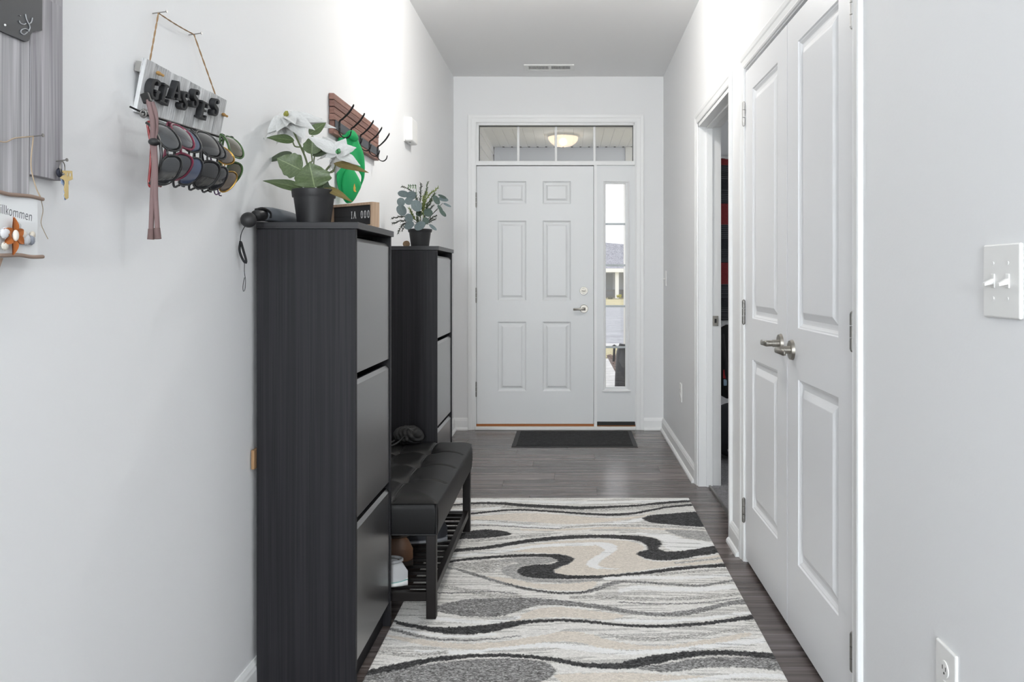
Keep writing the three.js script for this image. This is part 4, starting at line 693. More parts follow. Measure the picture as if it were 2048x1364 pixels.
// ---------------------------------------------------------------- folded umbrella with wrist strap
{
  const pts = [V(-.884, 1.350, 4.072), V(-.882, 1.366, 4.02), V(-.878, 1.3745, 3.96), V(-.868, 1.3745, 3.86), V(-.858, 1.3745, 3.76)], t = thing('folding_umbrella', 'compact grey and black folding umbrella lying on the cabinet against the wall', 'umbrella', V(-.87, 1.35, 3.9));
  const c = new THREE.CatmullRomCurve3(pts), ring = (u, r, wob = 0) => { const p = c.getPoint(u), tg = c.getTangent(u), s = V(0, 1, 0).cross(tg).normalize(), up = tg.clone().cross(s).normalize(), o = []; for (let i = 0; i < 28; i++) { const a = i / 28 * 2 * Math.PI, q = r * (1 + wob * Math.abs(Math.sin(a * 3.5))); o.push(p.clone().addScaledVector(s, Math.cos(a) * q).addScaledVector(up, Math.sin(a) * q)); } return o; };
  part('canopy_roll', loft([.36, .40, .5, .6, .7, .8, .9, .97, 1].map((u, k) => ring(u, [.013, .0185, .020, .021, .021, .020, .018, .015, .009][k], .06))), std(0x6f747b, .75), t);
  part('sleeve', loft([.20, .24, .32, .40].map((u, k) => ring(u, [.012, .016, .018, .019][k]))), std(0x1b1c1f, .45), t);
  part('handle', ball(pts[0], .0212, 28), std(0x2a2a2c, .45), t);
  part('closing_band', tube([c.getPoint(.25).add(V(-.004, .016, 0)), c.getPoint(.32).add(V(.012, .018, 0)), c.getPoint(.42).add(V(.020, .006, 0)), c.getPoint(.45).add(V(.018, -.010, 0))], .004, 20, 6), std(0x101114, .6), t);
  const u = (x, y) => at(x, y, 2.185), q = (x, y, dz = 0) => { const p = u(x, y); p.x = Math.max(p.x, -.902); p.z += dz; return p; };
  part('strap', [tube([pts[0].clone().add(V(-.004, -.016, .012)), q(483, 466), q(481, 478), q(480, 490)], .0012, 10, 5), tube([q(481, 482), q(479, 500), q(484, 516), q(491, 526), q(492, 520), q(487, 502), q(482, 484)], .0032, 40, 6), tube([q(489, 526), q(489, 545), q(491, 560), q(490, 578), q(487, 583), q(486, 572), q(489, 555)], .0009, 40, 5)], std(0x17181c, .7), t);
}
// edge of a paper bag tucked between wall and cabinet
single('paper_sheet', 'folded brown paper edge sticking out behind the poinsettia cabinet', 'paper', rbx(-.9055, -.8965, .645, .70, 3.93, 4.0, .001, 1), std(0x9b7a58, .8));

// ---------------------------------------------------------------- coat rack on the left wall
{
  const x0 = L + .002, xf = -.888, z0 = 2.547, z1 = 3.257, y0 = 1.735, n = 6, ph = .0258;
  const t = thing('coat_rack', 'slatted brown wood coat rack with black wire hooks on the wall', 'coat rack', V(L, y0, (z0 + z1) / 2));
  const wood = [0, 1, 2].map(i => std(0xffffff, .55, { map: tex(512, 64, (u, v) => { const k = 30 * (N1(u * 6, v * 20 + i, 6, 21) - .5) + 22 * (N2(u * 24, v * 40, 24, 40) - .5); return [cl([134, 122, 142][i] + k), cl([96, 86, 104][i] + k), cl([84, 76, 92][i] + k)]; }, true, [1.6, 12]) }));
  for (let k = 0; k < n; k++) { const e = [0, .004, .001, .005, .002, .0][k]; part('slat', rbx(x0, xf - (k % 2 ? .0012 : 0), y0 + k * ph + .0013, y0 + (k + 1) * ph - .0013, z0 + e * .5, z1 - e, .0012, 1), wood[k % 3], t); }
  part('backing', bx(x0, xf - .008, y0 + .004, y0 + n * ph - .004, z0 + .01, z1 - .01), M.black, t);  // black sheet puts the shade of the slat gaps into colour
  const grey = std(0x5a5d63, .45, { metalness: .6 });
  part('rail', rbx(xf, xf + .0025, 1.754, 1.790, z0 + .008, z1 - .012, .0008, 1), grey, t);
  const bases = [[679, 240], [702, 256], [721, 267], [739, 277], [755, 288]];
  const hook = (z) => {
    const X = xf + .003, h = part('hook', [
      ...[-1, 1].map(s => tube([V(X, 1.752, z + s * .004), V(X + .001, 1.792, z + s * .004), V(X + .012, 1.802, z + s * .004), V(X + .036, 1.826, z + s * .0055), V(X + .052, 1.850, z + s * .0045), V(X + .0545, 1.8575, z)], .0021, 34, 6)),
      ...[-1, 1].map(s => tube([V(X, 1.765, z + s * .003), V(X + .001, 1.748, z + s * .003), V(X + .010, 1.734, z + s * .003), V(X + .026, 1.7285, z + s * .003), V(X + .040, 1.738, z + s * .002), V(X + .045, 1.7545, z)], .0021, 34, 6)),
      rbx(X - .001, X + .0016, 1.757, 1.787, z - .009, z + .009, .0006, 1), cyl(V(X, 1.780, z), V(X + .003, 1.780, z), .0035, .003, 10), cyl(V(X, 1.764, z), V(X + .003, 1.764, z), .0035, .003, 10)], M.blackMetal, t, 'black double wire hook'); return h;
  };
  bases.forEach(([x, y]) => hook(onX(x, y, -.885).z));

  // green cap hanging by its strap: padded lobes outlined from the photo at the hook's distance
  const d = 3.16, C0 = (x, y) => [640 + x / 5.456, 170 + y / 5.456], TURN = 1.05, axis = V(Math.cos(TURN), 0, -Math.sin(TURN)), ctr = at(702, 335, d);   // turned to lie along the wall
  const P2 = ([x, y]) => { const p = at(...C0(x, y), d); const w = p.x - ctr.x; const q = w / (Math.cos(TURN) + .273 * Math.sin(TURN)); return [q, p.y - ctr.y]; };
  const cap = thing('cap', 'bright green fabric cap with a small gold emblem hanging from the coat rack', 'cap', V(ctr.x, ctr.y, ctr.z));
  const nrm = V(Math.sin(TURN), 0, Math.cos(TURN)), MM = M4(axis, V(0, 1, 0), nrm, ctr);
  const resample = (pts, c, n) => { const cur = new THREE.CatmullRomCurve3(pts.map(p => V(p[0], p[1], 0)), true, 'centripetal').getPoints(400), out = []; for (let i = 0; i < n; i++) { const a = i / n * 2 * Math.PI - Math.PI; let best = null, bd = 9; for (const p of cur) { const q = Math.atan2(p.y - c[1], p.x - c[0]); let e = Math.abs(q - a); e = Math.min(e, 2 * Math.PI - e); if (e < bd) { bd = e; best = p; } } out.push(V(best.x, best.y, 0)); } return out; };
  const pillow = (outer, inner, c, T, off, folds) => {
    const n = 96, m = 12, O = resample(outer.map(P2), P2(c), n), I = inner ? resample(inner.map(P2), P2(c), n) : O.map(() => V(...P2(c), 0)), rings = [];
    const at2 = (i, s) => { const p = I[i].clone().lerp(O[i], s); return p; };
    const hgt = (p, s) => T * Math.pow(Math.max(0, inner ? 4 * s * (1 - s) : 1 - s * s), .55) + folds * Math.sin(p.x * 95 + p.y * 30) * (inner ? s * (1 - s) * 4 : 1 - s);
    for (let k = 0; k <= m; k++) rings.push(O.map((_, i) => { const p = at2(i, k / m); p.z = off + hgt(p, k / m); return p; }));
    for (let k = m - 1; k >= (inner ? 0 : 1); k--) rings.push(O.map((_, i) => { const p = at2(i, k / m); p.z = off - hgt(p, k / m) * .6; return p; }));
    const g = loft(rings, !inner); g.applyMatrix4(MM); return g;
  };
  M.green = phys(0x10a55c, .75, { sheen: .4, sheenRoughness: .6, sheenColor: new THREE.Color(0x35b576) });
  part('crown_back', pillow([[192, 1000], [196, 800], [212, 600], [235, 560], [275, 558], [300, 520], [345, 490], [390, 525], [440, 615], [485, 720], [490, 985], [447, 1095], [350, 1270], [300, 1295], [240, 1215], [196, 1085]], [[425, 925], [462, 985], [440, 1080], [395, 985], [350, 915], [380, 905]], [415, 985], .007, -.004, .002), M.green, cap);
  part('crown_front', pillow([[240, 1190], [232, 1060], [262, 950], [318, 890], [385, 965], [436, 1085], [400, 1180], [352, 1265], [310, 1292]], null, [325, 1090], .016, .006, .0012), M.green, cap);
  part('brim', pillow([[285, 570], [300, 528], [345, 494], [385, 530], [402, 580], [370, 610], [320, 600]], null, [345, 560], .009, .008, .001), M.green, cap);
  const em = (x, y) => P2([x, y]); const eo = [[325, 1095], [333, 1080], [338, 1110], [345, 1125], [340, 1145], [352, 1168], [335, 1172], [322, 1160], [320, 1130]].map(p => em(...p));
  part('emblem', slab(eo, .0012).translate(0, 0, .0215).applyMatrix4(MM), std(0xd8b252, .5), cap, 'small gold emblem');
}

// ---------------------------------------------------------------- white door chime box
{
  const z1 = DEEP - 4.40, z0 = z1 - .165, y0 = 1.945, y1 = 2.078;
  const t = thing('door_chime', 'white plastic door chime box on the wall past the coat rack', 'door chime', V(L, y0, (z0 + z1) / 2));
  part('body', rbx(L, L + .044, y0, y1, z0, z1, .010, 4), M.white, t);
  part('sensor', cyl(V(L + .024, y0 - .0012, z1 - .045), V(L + .024, y0 + .003, z1 - .045), .006, .006, 14), std(0x3a3a3a, .5), t);
  part('base_plate', rbx(L, L + .004, y0 - .002, y1 + .002, z0 - .002, z1 + .002, .001, 1), M.white, t);
}

// ---------------------------------------------------------------- switches and outlets
M.plate = std(0xf2f2f0, .35);
function wallPlate(name, label, cat, y0, y1, z0, z1, fill) {
  const t = thing(name, label, cat, V(R, y0, (z0 + z1) / 2)); part('plate', rbx(R - .0065, R + .001, y0, y1, z0, z1, .004, 3), M.plate, t); fill(t, (y0 + y1) / 2, (z0 + z1) / 2); return t;
}
function toggle(t, y, z) {
  part('bezel', rbx(R - .0085, R - .005, y - .012, y + .012, z - .0055, z + .0055, .001, 1), M.plate, t);
  const g = slab([[0, .0045], [.017, .0005], [.018, -.0045], [0, -.0055]], .0075, [], .0008); g.translate(0, 0, -.00375); g.applyMatrix4(M4(V(-1, -.25, 0).normalize(), V(-.25, 1, 0).normalize(), V(0, 0, -1), V(R - .007, y, z)));
  part('toggle', g, M.plate, t);
  for (const s of [-1, 1]) part('screw', cyl(V(R - .0062, y + s * .030, z), V(R - .0076, y + s * .030, z), .003, .003, 12), M.plate, t);
}
wallPlate('light_switch', 'white double toggle light switch plate on the wall past the closet', 'light switch', 1.122, 1.248, DEEP - 1.414, DEEP - 1.298, (t, y, z) => { for (const s of [-1, 1]) toggle(t, y, z + s * .023); });
wallPlate('light_switch', 'white single light switch beside the front door', 'light switch', 1.13, 1.245, .125, .20, (t, y, z) => toggle(t, y, z));
function outletFill(t, y, z) { for (const s of [-1, 1]) { const q = part('receptacle', cyl(V(R - .006, y + s * .0195, z), V(R - .0085, y + s * .0195, z), .0165, .016, 24), M.plate, t); for (const k of [-1, 1]) part('slot', bx(R - .0088, R - .0084, y + s * .0195 - .002, y + s * .0195 + .006, z + k * .0063 - .0011, z + k * .0063 + .0011), M.black, q); part('slot', cyl(V(R - .0084, y + s * .0195 - .008, z), V(R - .0088, y + s * .0195 - .008, z), .0025, .0025, 10), M.black, q); } }
wallPlate('wall_outlet', 'white wall outlet near the floor below the double switch', 'outlet', .346, .473, DEEP - 1.598, DEEP - 1.515, outletFill);
wallPlate('wall_outlet', 'white wall outlet between the front door and the side doorway', 'outlet', .375, .495, .965, 1.04, outletFill);

// ---------------------------------------------------------------- GLASSES board with rod, rope and nails
{
  const z1 = DEEP - 1.667, z0 = DEEP - 2.060, yT = 1.648, yB = 1.536, tilt = .021;    // top stands further off the wall
  const base = V(L, yB, (z0 + z1) / 2), t = thing('glasses_sign', 'whitewashed plank sign with raised black letters reading GLASSES', 'sign', base);
  const xt = -.882, up = V(tilt, yT - yB, 0).normalize(), out = V(up.y, -up.x, 0), along = V(0, 0, -1);      // along runs away from the camera
  const O = V(xt - tilt, yB, z1), H = Math.hypot(tilt, yT - yB), LEN = z1 - z0, MB = M4(along, up, out, O), P = g => g.applyMatrix4(MB);
  const white = [0, 1, 2].map(i => std(0xffffff, .7, { map: tex(128, 256, (u, v) => { const k = 40 * (N1(u * 30 + i * 7, v * 4, 256, 4) - .5) + 30 * (N2(u * 8 + i * 3, v * 3, 256, 3) - .5) - (N3(u * 50, v * 6 + i * 9, 50, 256) > .86 ? 38 : 0); const b = [206, 194, 214][i]; return [cl(b + k), cl(b + 1 + k), cl(b + 2 + k)]; }, true, [10, 6]) }));
  const np = 8; for (let k = 0; k < np; k++) { const a = LEN * k / np, b = LEN * (k + 1) / np; part('plank', P(rbx(a + .0012, b - .0012, 0, H - (k % 3) * .0008, -.009, (k % 2) * .0008, .0009, 1)), white[k % 3], t); }
  part('backing', P(bx(.004, LEN - .004, .004, H - .004, -.0085, -.004)), std(0x4a4a4a, .8), t);  // dark sheet paints in the shade between the planks
  part('batten', P(rbx(.002, LEN - .01, H - .030, H - .008, -.022, -.009, .001, 1)), std(0x8f8d8a, .7), t);
  part('batten', P(rbx(.002, LEN - .01, .006, .022, -.014, -.009, .001, 1)), std(0x9a9896, .7), t);
  const font = await new FontLoader().loadAsync('fonts/droid/droid_serif_bold.typeface.json');
  const lm = std(0x26272a, .55);
  [...'GLASSES'].forEach((c, i) => {
    const g = new TextGeometry(c, { font, size: .041, depth: .013, curveSegments: 8, bevelEnabled: true, bevelSize: .0008, bevelThickness: .0008, bevelSegments: 1 }); g.computeBoundingBox(); const bb = g.boundingBox, cx = (bb.max.x + bb.min.x) / 2, cy = (bb.max.y + bb.min.y) / 2;
    g.translate(-cx, -cy, 0); g.rotateZ([.05, -.08, .12, -.04, .08, -.02, .1][i]); const px = [.032, .077, .119, .161, .208, .257, .314][i], py = [.058, .057, .076, .062, .078, .060, .080][i]; g.translate(px, py, .0008); part('letter', P(g), lm, t, 'raised black letter');
  });
  // rope over two nails
  const n1 = onX(317, 26, -.897), n2 = onX(388, 69, -.897), rm = std(0x9c7f5f, .9), a = V(-.884, yT - .012, z1 - .045), b = V(-.884, yT - .012, z0 + .055);
  const rope = []; const str = (p, q, sag = 0) => { const pts = [...Array(14)].map((_, k) => { const u = k / 13, w = p.clone().lerp(q, u); w.y -= sag * Math.sin(Math.PI * u); return w; }); for (const s of [0, 1]) rope.push(tube(pts.map((w, k) => w.clone().add(V(.0009 * Math.cos(k * 1.6 + s * 3.14), 0, .0009 * Math.sin(k * 1.6 + s * 3.14)))), .0012, 40, 5)); };
  str(V(-.888, yT - .002, z1 - .025), n1); str(n1, n2, .002); str(n2, V(-.888, yT - .002, z0 + .05));
  part('rope', rope, rm, t, 'twisted brown twine');
  const knot = p => [ball(p, .0045, 10, 1, 1, 2), tube([p, p.clone().add(V(.004, -.002, -.012))], .003, 6, 6)];
  part('rope_knot', knot(V(xt + .003, yT - .020, z1 - .045)), std(0xb08a55, .9), t); part('rope_knot', knot(V(xt - .003, yB + .072, z0 + .012)), std(0xb08a55, .9), t);
  [n1, n2].forEach(p => { single('nail', p === n1 ? 'thin nail holding the twine peak toward the grey planks' : 'thin nail holding the twine peak toward the poinsettia', 'nail', [cyl(V(L, p.y - .001, p.z), V(L + .030, p.y + .003, p.z), .0012, .0012, 8), cyl(V(L + .030, p.y + .003, p.z), V(L + .0315, p.y + .0032, p.z), .003, .003, 10)], M.hinge); });
  // rod with scrolled ends under the planks
  const ra = V(-.855, 1.520, DEEP - 1.610), rb = V(-.855, 1.538, DEEP - 2.020);
  part('rod', [cyl(ra, rb, .003, .003, 10), ...[.06, .95].map(u => { const p = ra.clone().lerp(rb, u); return tube([V(xt - .016, yB + .004, p.z), V(xt + .006, yB - .006, p.z), V(p.x - .006, p.y + .005, p.z), p.clone().add(V(.0, .004, 0))], .0022, 14, 6); })], M.blackMetal, t, 'dark metal rod');
  const sp = (p, s) => tube([...Array(26)].map((_, k) => { const q = k / 25 * 4 * Math.PI, r = .010 - .006 * k / 25; return p.clone().add(V(Math.cos(q) * r * .8, Math.sin(q) * r, s * .010 * k / 25)); }), .0017, 60, 5);
  part('scroll', sp(ra, 1), M.hinge, t); part('scroll', sp(rb, -1), M.blackMetal, t);

  // ---- sunglasses: lenses one above the other, arms folded behind, hooked over the rod
  function sunglasses(label, x, y, o) {
    const c = onX(x, y, -.795), g = thing('sunglasses', label, 'sunglasses', c, 'sunglasses hanging under the sign'), yaw = o.yaw ?? .5;
    const f = V(Math.cos(yaw), 0, Math.sin(yaw)), w = V(0, -1, 0), s = new THREE.Vector3().crossVectors(w, f);       // f out of the lenses, w across the frame (down), s lens height
    const roll = o.roll ?? 0, w2 = w.clone().applyAxisAngle(f, roll), s2 = s.clone().applyAxisAngle(f, roll);
    const W = o.w ?? .076, Rw = o.wrap ?? .068, P = (a, b, e = 0) => { const q = a / Rw, r = Rw + e - Math.pow(b, 2) * 3; return c.clone().addScaledVector(w2, Math.sin(q) * r).addScaledVector(f, (Math.cos(q) * r - Rw)).addScaledVector(s2, b); };
    const K = 1.12, lw = K * (o.lw ?? .029), lh = K * (o.lh ?? .021), off = K * (o.off ?? .036), pw = o.pw ?? .75, sq = v => Math.sign(v) * Math.pow(Math.abs(v), pw);
    const out2 = (sgn, k = 1) => [...Array(36)].map((_, i) => { const a = i / 36 * 2 * Math.PI; const u = sq(Math.cos(a)), v = sq(Math.sin(a)); return [sgn * off + u * lw * k, v * lh * k * (1 - (o.drop ?? .18) * u * sgn * (v < 0 ? 1 : .3)) - .002]; });
    for (const sgn of [-1, 1]) {
      const ed = out2(sgn), rings = []; for (let k = 0; k <= 6; k++) rings.push(ed.map(([a, b]) => P(sgn * off + (a - sgn * off) * k / 6, b * k / 6, .0006))); for (let k = 5; k >= 0; k--) rings.push(ed.map(([a, b]) => P(sgn * off + (a - sgn * off) * k / 6, b * k / 6, -.0006)));
      part('lens', loft(rings, false), o.lens, g);
      const rim = out2(sgn, 1.03); part('rim', tube(rim.map(([a, b]) => P(a, b, .0004)), o.rim ?? .0022, 72, 6, true), o.frame, g);
      const hx = sgn * (off + lw + .003);    // arm: hinge then folded back along the frame
      const bk = sgn < 0 ? -.020 : -.028, A = P(hx, .008), B = c.clone().addScaledVector(w2, A.clone().sub(c).dot(w2)).addScaledVector(f, A.clone().sub(c).dot(f) + bk * .6).addScaledVector(s2, .009);
      const far = c.clone().addScaledVector(w2, -sgn * W * .72).addScaledVector(f, -.030 + bk * .5).addScaledVector(s2, .004), tip = c.clone().addScaledVector(w2, -sgn * W * .84).addScaledVector(f, -.038 + bk * .5).addScaledVector(s2, -.010);
      const arm = tube([A, B, B.clone().lerp(far, .4), far, tip], o.arm ?? .0026, 40, 6); part('temple', arm, o.temple ?? o.frame, g);
    }
    part('bridge', [tube([P(-off + lw - .001, .006), P(-.003, .010, .001), P(.003, .010, .001), P(off - lw + .001, .006)], (o.rim ?? .0022) * 1.15, 14, 6), ...(o.double ? [tube([P(-off + lw - .001, .013), P(0, .015), P(off - lw + .001, .013)], .0011, 14, 6)] : [])], o.frame, g);
    if (o.mask) part('brow', tube([...Array(15)].map((_, k) => P(-(off + lw) + 2 * (off + lw) * k / 14, lh * .98, .001)), .003, 60, 6), o.frame, g);
    return g;
  }
  const lens = (c, r = .08) => phys(c, r, { clearcoat: 1, clearcoatRoughness: .05 }), fr = (c, r = .25) => phys(c, r, { clearcoat: .6 });
  sunglasses('grey mirror lens black sunglasses with red inner arms beside the brown strap', 343, 306, { lens: lens(0x3a3d40), frame: fr(0x121315), temple: fr(0x8a1014), mask: true, lw: .031, lh: .021, yaw: .42, roll: .06 });
  sunglasses('maroon rimmed sunglasses with grey lenses on the rod under the sign', 369, 302, { roll: -.12, lens: lens(0x3f4147), frame: fr(0x6a1634), lw: .027, lh: .0215, off: .033, rim: .0026, yaw: .38 });
  sunglasses('blue mirrored sunglasses with a black frame next to the maroon pair', 386, 310, { roll: .10, lens: lens(0x4a5670), frame: fr(0x16181c), lw: .030, lh: .021, yaw: .45 });
  sunglasses('large matte black wraparound sunglasses in the middle of the rod', 422, 318, { roll: -.06, wrap: .075, lens: lens(0x26282b, .2), frame: fr(0x101113, .4), lw: .031, lh: .024, mask: true, yaw: .45 });
  sunglasses('glossy black sunglasses with pale edges beside the wraparound pair', 441, 326, { roll: .12, lens: lens(0x333539), frame: fr(0x15161a, .15), lw: .028, lh: .018, yaw: .4 });
  sunglasses('gold rimmed aviator sunglasses with purple arms near the end of the rod', 456, 336, { roll: .2, lens: lens(0x5c5148), frame: std(0xb9924a, .3, { metalness: 1 }), temple: fr(0x4a2352), lw: .024, lh: .021, off: .032, rim: .0013, arm: .0016, pw: .9, drop: .35, double: true, yaw: .45 });
  sunglasses('green framed sunglasses with brown lenses at the end of the rod', 473, 320, { roll: -.1, lens: lens(0x4a4636), frame: fr(0x3c5a30), lw: .030, lh: .018, mask: true, yaw: .45 });

  // brown retainer strap on the near end of the rod
  {
    const d = 1.572, p = (x, y, dz = 0) => at(x, y, d - dz), s = thing('glasses_strap', 'brown fabric eyewear strap with a black bead hanging from the rod end', 'strap', p(305, 478)), m = std(0x7d6766, .85);
    part('cord', tube([p(296, 200), p(301, 222), p(305, 245, .004), p(305, 283), p(308, 330), p(305, 390), p(303, 440), p(302, 474)], .0049, 60, 8), m, s);
    part('cord', tube([p(304, 205, -.006), p(311, 228, -.006), p(312, 255, -.006), p(309, 284, -.004), p(311, 330), p(311, 390), p(314, 440), p(315, 474)], .0049, 60, 8), m, s);
    part('cord_end', cyl(p(302.5, 458), p(301.5, 479), .0058, .0064, 14), std(0x6b5654, .8), s); part('cord_end', cyl(p(314, 456), p(316, 478), .0058, .0064, 14), std(0x6b5654, .8), s);
    part('bead', ball(p(308, 284, .002), .0105, 18, 1, .72, 1), std(0x1e1e20, .5), s);
    part('buckle', rbx(-.008, .008, -.010, .010, -.004, .004, .002, 2).applyMatrix4(new THREE.Matrix4().makeRotationZ(.35).setPosition(p(292, 196))), M.black, s);
    part('ring', tube([...Array(12)].map((_, k) => p(302 + Math.cos(k / 12 * 6.283) * 5, 216 + Math.sin(k / 12 * 6.283) * 7, -.012)), .0014, 30, 5, true), M.hinge, s);
  }
}

// ---------------------------------------------------------------- grey plank board, slate, keys and welcome hanging
{
  const X = -.893, zz = x => onX(x, 0, X).z, y1 = 2.05;
  const grey = [0, 1].map(i => std(0xffffff, .75, { map: tex(256, 1024, (u, v) => { const w = u + .02 * N3(v * 3, u * 3, 3, 3); const k = 36 * (N1(w * 40, v * 5 + i, 40, 6) - .5) + 30 * (N2(w * 14, v * 3, 14, 3) - .5) + 20 * (N3(w * 100, v * 10, 100, 10) - .5); return [cl([176, 166][i] + k), cl([175, 164][i] + k), cl([178, 168][i] + k)]; }, true, [6, 1.2]) }));
  const t = thing('plank_board', 'weathered grey vertical plank board on the wall', 'wooden board', V(L, 1.33, zz(60)));
  part('plank', rbx(L, X, 1.361, y1, zz(126), zz(60.5), .0015, 1), grey[1], t);
  part('plank', rbx(L, X, 1.325, y1, zz(59.5), zz(-30), .0015, 1), grey[0], t);
  part('plank', rbx(L, X, 1.33, y1, zz(-31), zz(-120), .0015, 1), grey[1], t);
  // slate plaque with a chalk letter and a clipped corner
  const XS = X + .004, pt = (x, y) => { const p = onX(x, y, XS); return [-p.z, p.y]; };
  const s = thing('slate_plaque', 'dark grey slate plaque with a chalk letter on the grey planks', 'plaque', V(X, onX(40, 80, XS).y, onX(40, 80, XS).z));
  const ms = M4(V(0, 0, -1), V(0, 1, 0), V(1, 0, 0), V(XS - .003, 0, 0));
  const pl = slab([[-60, 25], [0, 62], [50, 83.5], [57, 82], [61, 70], [64, 65], [72, 62.5], [84, 61], [84.5, -60], [-60, -60]].map(p => pt(...p)), .003, [], .0006); part('plate', pl.applyMatrix4(ms), std(0x3d3f43, .5), s);
  const ck = (pts) => tube(pts.map(([x, y]) => { const p = onX(x, y, XS + .0012); return p; }), .0010, 24, 5);
  part('chalk_mark', [ck([[51, 28], [53, 38], [58, 48]]), ck([[65, 36], [63, 44], [59, 48], [60, 56], [57, 63]]), ck([[57, 60], [50, 57.5], [43, 60], [42, 65], [48, 69], [55, 64]]), ck([[38, 41], [42, 47], [48, 49], [52, 47]]), ck([[39, 31], [41, 31.5]])], std(0xa9abae, .9), s, 'pale chalk writing');
  part('stud', ball(onX(10, 50, XS + .001), .0018, 10), M.white, s);
  // nails
  const na = onX(52, 274, X), nb = onX(-30, 292, X);
  const nail = (p, label, len = .026) => single('nail', label, 'nail', [cyl(V(X - .004, p.y, p.z), V(X + len, p.y + .003, p.z - .002), .0011, .0011, 8), cyl(V(X + len, p.y + .003, p.z - .002), V(X + len + .0016, p.y + .0032, p.z - .002), .003, .003, 10)], M.hinge);
  nail(na, 'thin nail in the grey planks holding the welcome hanging'); nail(onX(112, 323, X), 'thin nail in the grey planks holding the keys', .017);
  // keys
  {
    const n = onX(112, 323, X), p = V(X + .010, n.y - .002, n.z - .001), P = (x, y, dz = 0) => { const q = onX(x, y, X + .010); q.x += dz; return q; };
    const k = thing('key_set', 'brass and steel keys on a ring hanging from the grey planks', 'keys', P(127, 400));
    part('ring', tube([...Array(16)].map((_, i) => { const a = i / 16 * 6.283, c = P(125, 336); return c.add(V(Math.cos(a) * .0015, Math.sin(a) * .0115, Math.cos(a) * .009)); }), .0009, 40, 5, true), M.nickel, k);
    const key = (x, y0, y1, w, mat, dz, hole) => { const c = P(x, y0, dz), sc = c.distanceTo(P(x, y0 + 10, dz)) / 10, q = (a, b) => [a * sc, -b * sc], h = y1 - y0;
      const o = [[-w, 0], [w, -1], [w + 1, 16], [w * .35, 20], [w * .35, h - 3], [0, h], [-w * .3, h - 3], [-w * .42, h - 9], [-w * .3, h - 13], [-w * .45, h - 19], [-w * .3, 24], [-w * .35, 20], [-w - 1, 15]].map(a => q(...a));
      const holes = hole ? [[[-w + 2, 3], [-w + 2, 11], [-2, 7]], [[1, 3], [3, 3], [3, 11], [1, 11]], [[5, 4], [w - 2, 3], [w - 2, 11], [5, 11]]].map(s2 => s2.map(a => q(...a))) : [[[-3, 2], [3, 2], [3, 5], [-3, 5]].map(a => q(...a))];
      const g = slab(o, .0018, holes, .0003); const yaw = .75; g.applyMatrix4(M4(V(Math.cos(yaw), 0, -Math.sin(yaw)), V(0, 1, 0), V(Math.sin(yaw), 0, Math.cos(yaw)), c)); part('key', g, mat, k); };
    key(128, 342, 399, 10, std(0xa89468, .42, { metalness: .8 }), .004, true); key(131, 352, 401, 6, std(0x7c8ba6, .35, { metalness: .8 }), -.001, false);
    part('fob', ball(P(121, 345, -.002), .007, 14, .5, 1.2, 1), std(0x1d2030, .6), k); void p;
  }
  // welcome hanging: cloth between two sticks
  {
    const xs = -.886, Pt = (x, y, X2 = xs) => onX(x, y, X2), t2 = thing('welcome_hanging', 'white cloth hanging reading Willkommen with shells and an orange star', 'wall hanging', Pt(40, 515));
    const zR = Pt(74, 0).z, zL = zR + .20, yTop = Pt(74, 396).y, yBot = Pt(74, 513).y;
    const cv = document.createElement('canvas'); cv.width = 512; cv.height = 256; const c = cv.getContext('2d'); c.fillStyle = '#eef0f1'; c.fillRect(0, 0, 512, 256); c.fillStyle = '#54565b'; c.font = '43px sans-serif'; c.textAlign = 'right';
    { const word = 'Willkommen'; let x = 480; for (let i = word.length - 1; i >= 0; i--) { const w = c.measureText(word[i]).width * .9, u = (480 - x) / 190; c.save(); c.translate(x, 104 - 26 * u + 5 * u * u); c.rotate(.1 * (1 - u)); c.scale(.9, 1.15); c.fillText(word[i], 0, 0); c.restore(); x -= w; } }
    const ct = new THREE.CanvasTexture(cv); ct.colorSpace = THREE.SRGBColorSpace;
    const gg = grid(16, 12, (u, v) => V(xs + .0015 * Math.sin(u * 7), yBot + v * (yTop - yBot), zL + u * (zR - zL)));
    part('cloth', gg, std(0xffffff, .85, { map: ct, side: THREE.DoubleSide }), t2);
    const stick = std(0x9a8578, .85);
    const st = (y, e) => tube([...Array(9)].map((_, k) => V(xs + .002, y + .0012 * Math.sin(k * 2.1 + e), zL + .01 + k / 8 * (zR - zL - .022))), .0032, 30, 7);
    part('stick', st(yTop, 0), stick, t2); part('stick', st(yBot, 2), stick, t2);
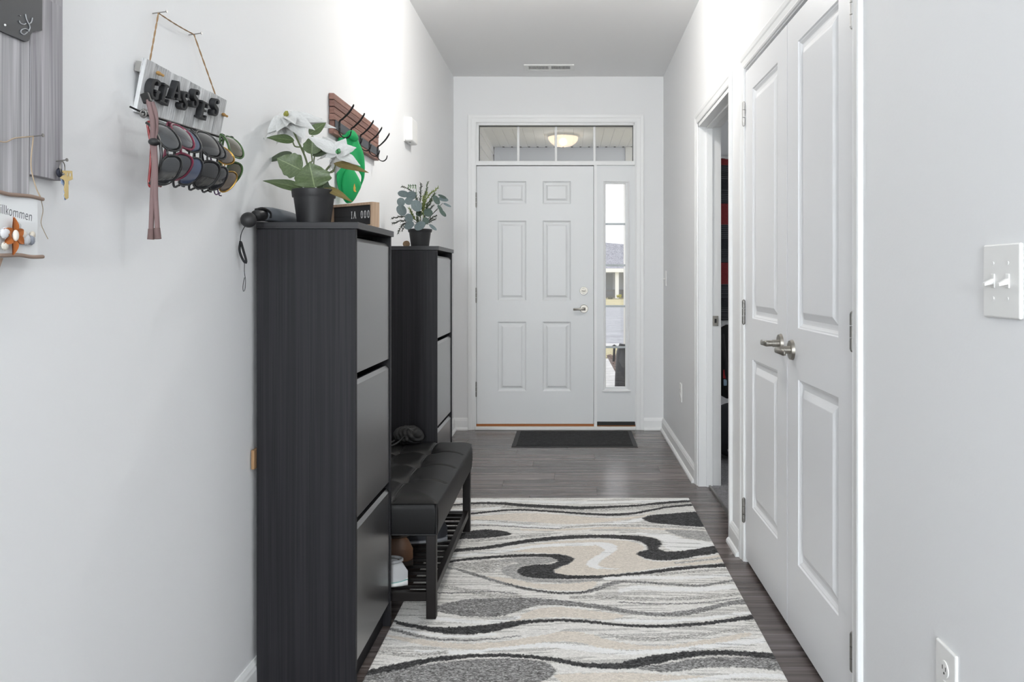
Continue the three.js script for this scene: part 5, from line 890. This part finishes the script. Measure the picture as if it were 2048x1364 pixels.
    const sA = V(xs + .003, yTop + .002, zR - .004); part('string', [tube([V(X + .012, na.y, na.z), Pt(62, 330), Pt(71, 372), sA], .0010, 20, 5), tube([V(X + .012, na.y + .001, na.z), Pt(30, 276, X + .01), Pt(0, 283, X + .01), V(X + .012, na.y - .004, zL - .03)], .0010, 20, 5), tube([sA, Pt(86, 420, -.90), Pt(82, 445, -.90), Pt(88, 462, -.90), Pt(96, 478, -.90)], .0006, 24, 5)], std(0xb9a58c, .9), t2);
    // star of dried orange segments and shells
    const cc = Pt(25, 471, xs + .004), petal = (a, l, w) => { const b = cc.clone().add(V(.004, Math.sin(a) * l, -Math.cos(a) * l)); return leafGeo(cc.clone().add(V(.002, Math.sin(a) * .006, -Math.cos(a) * .006)), b, w, V(1, 0, 0), { shape: 'point', fold: .35, droop: .2, thick: .001 }); };
    for (const [a, l] of [[1.57, .030], [.45, .024], [-.5, .026], [-1.62, .032], [-2.6, .028], [2.75, .026]]) part('star_petal', petal(a, l, .014), std(0xb8682c, .7), t2, 'rust orange petal');
    part('shell', ball(cc.clone().add(V(.005, 0, 0)), .007, 14, .6, 1.3, .8), std(0xe6dfd6, .5), t2);
    for (const [x, y, r, col] of [[10, 466, .009, 0xd9d9dc], [36, 452, .006, 0xd2d2d0], [47, 470, .007, 0xdcd6cd], [52, 479, .009, 0xcfd0d4], [62, 480, .008, 0x9aa0ab], [65, 470, .006, 0xd8d0c2], [10, 492, .007, 0xd8d4c9]]) { const p = Pt(x, y, xs + .005), g = new THREE.SphereGeometry(r, 20, 12), q = g.attributes.position; for (let i = 0; i < q.count; i++) { const a = Math.atan2(q.getY(i), q.getZ(i)), f = 1 + .10 * Math.cos(a * 11); q.setXYZ(i, q.getX(i) * .55, q.getY(i) * f, q.getZ(i) * f); } g.computeVertexNormals(); g.translate(p.x, p.y, p.z); part('shell', g, std(col, .55), t2); }
  }
  // corner of a tan wooden plaque under it
  const q = (x, y) => { const p = onX(x, y, -.896); return [-p.z, p.y]; };
  single('wooden_plaque', 'corner of a tan wooden plaque below the welcome hanging', 'plaque', slab([[11, 516], [0, 548], [-60, 600], [-60, 516]].map(p => q(...p)), .010, [], .001).applyMatrix4(M4(V(0, 0, -1), V(0, 1, 0), V(1, 0, 0), V(L, 0, 0))), std(0xc3a894, .7));
}
renderer.render(scene, camera);
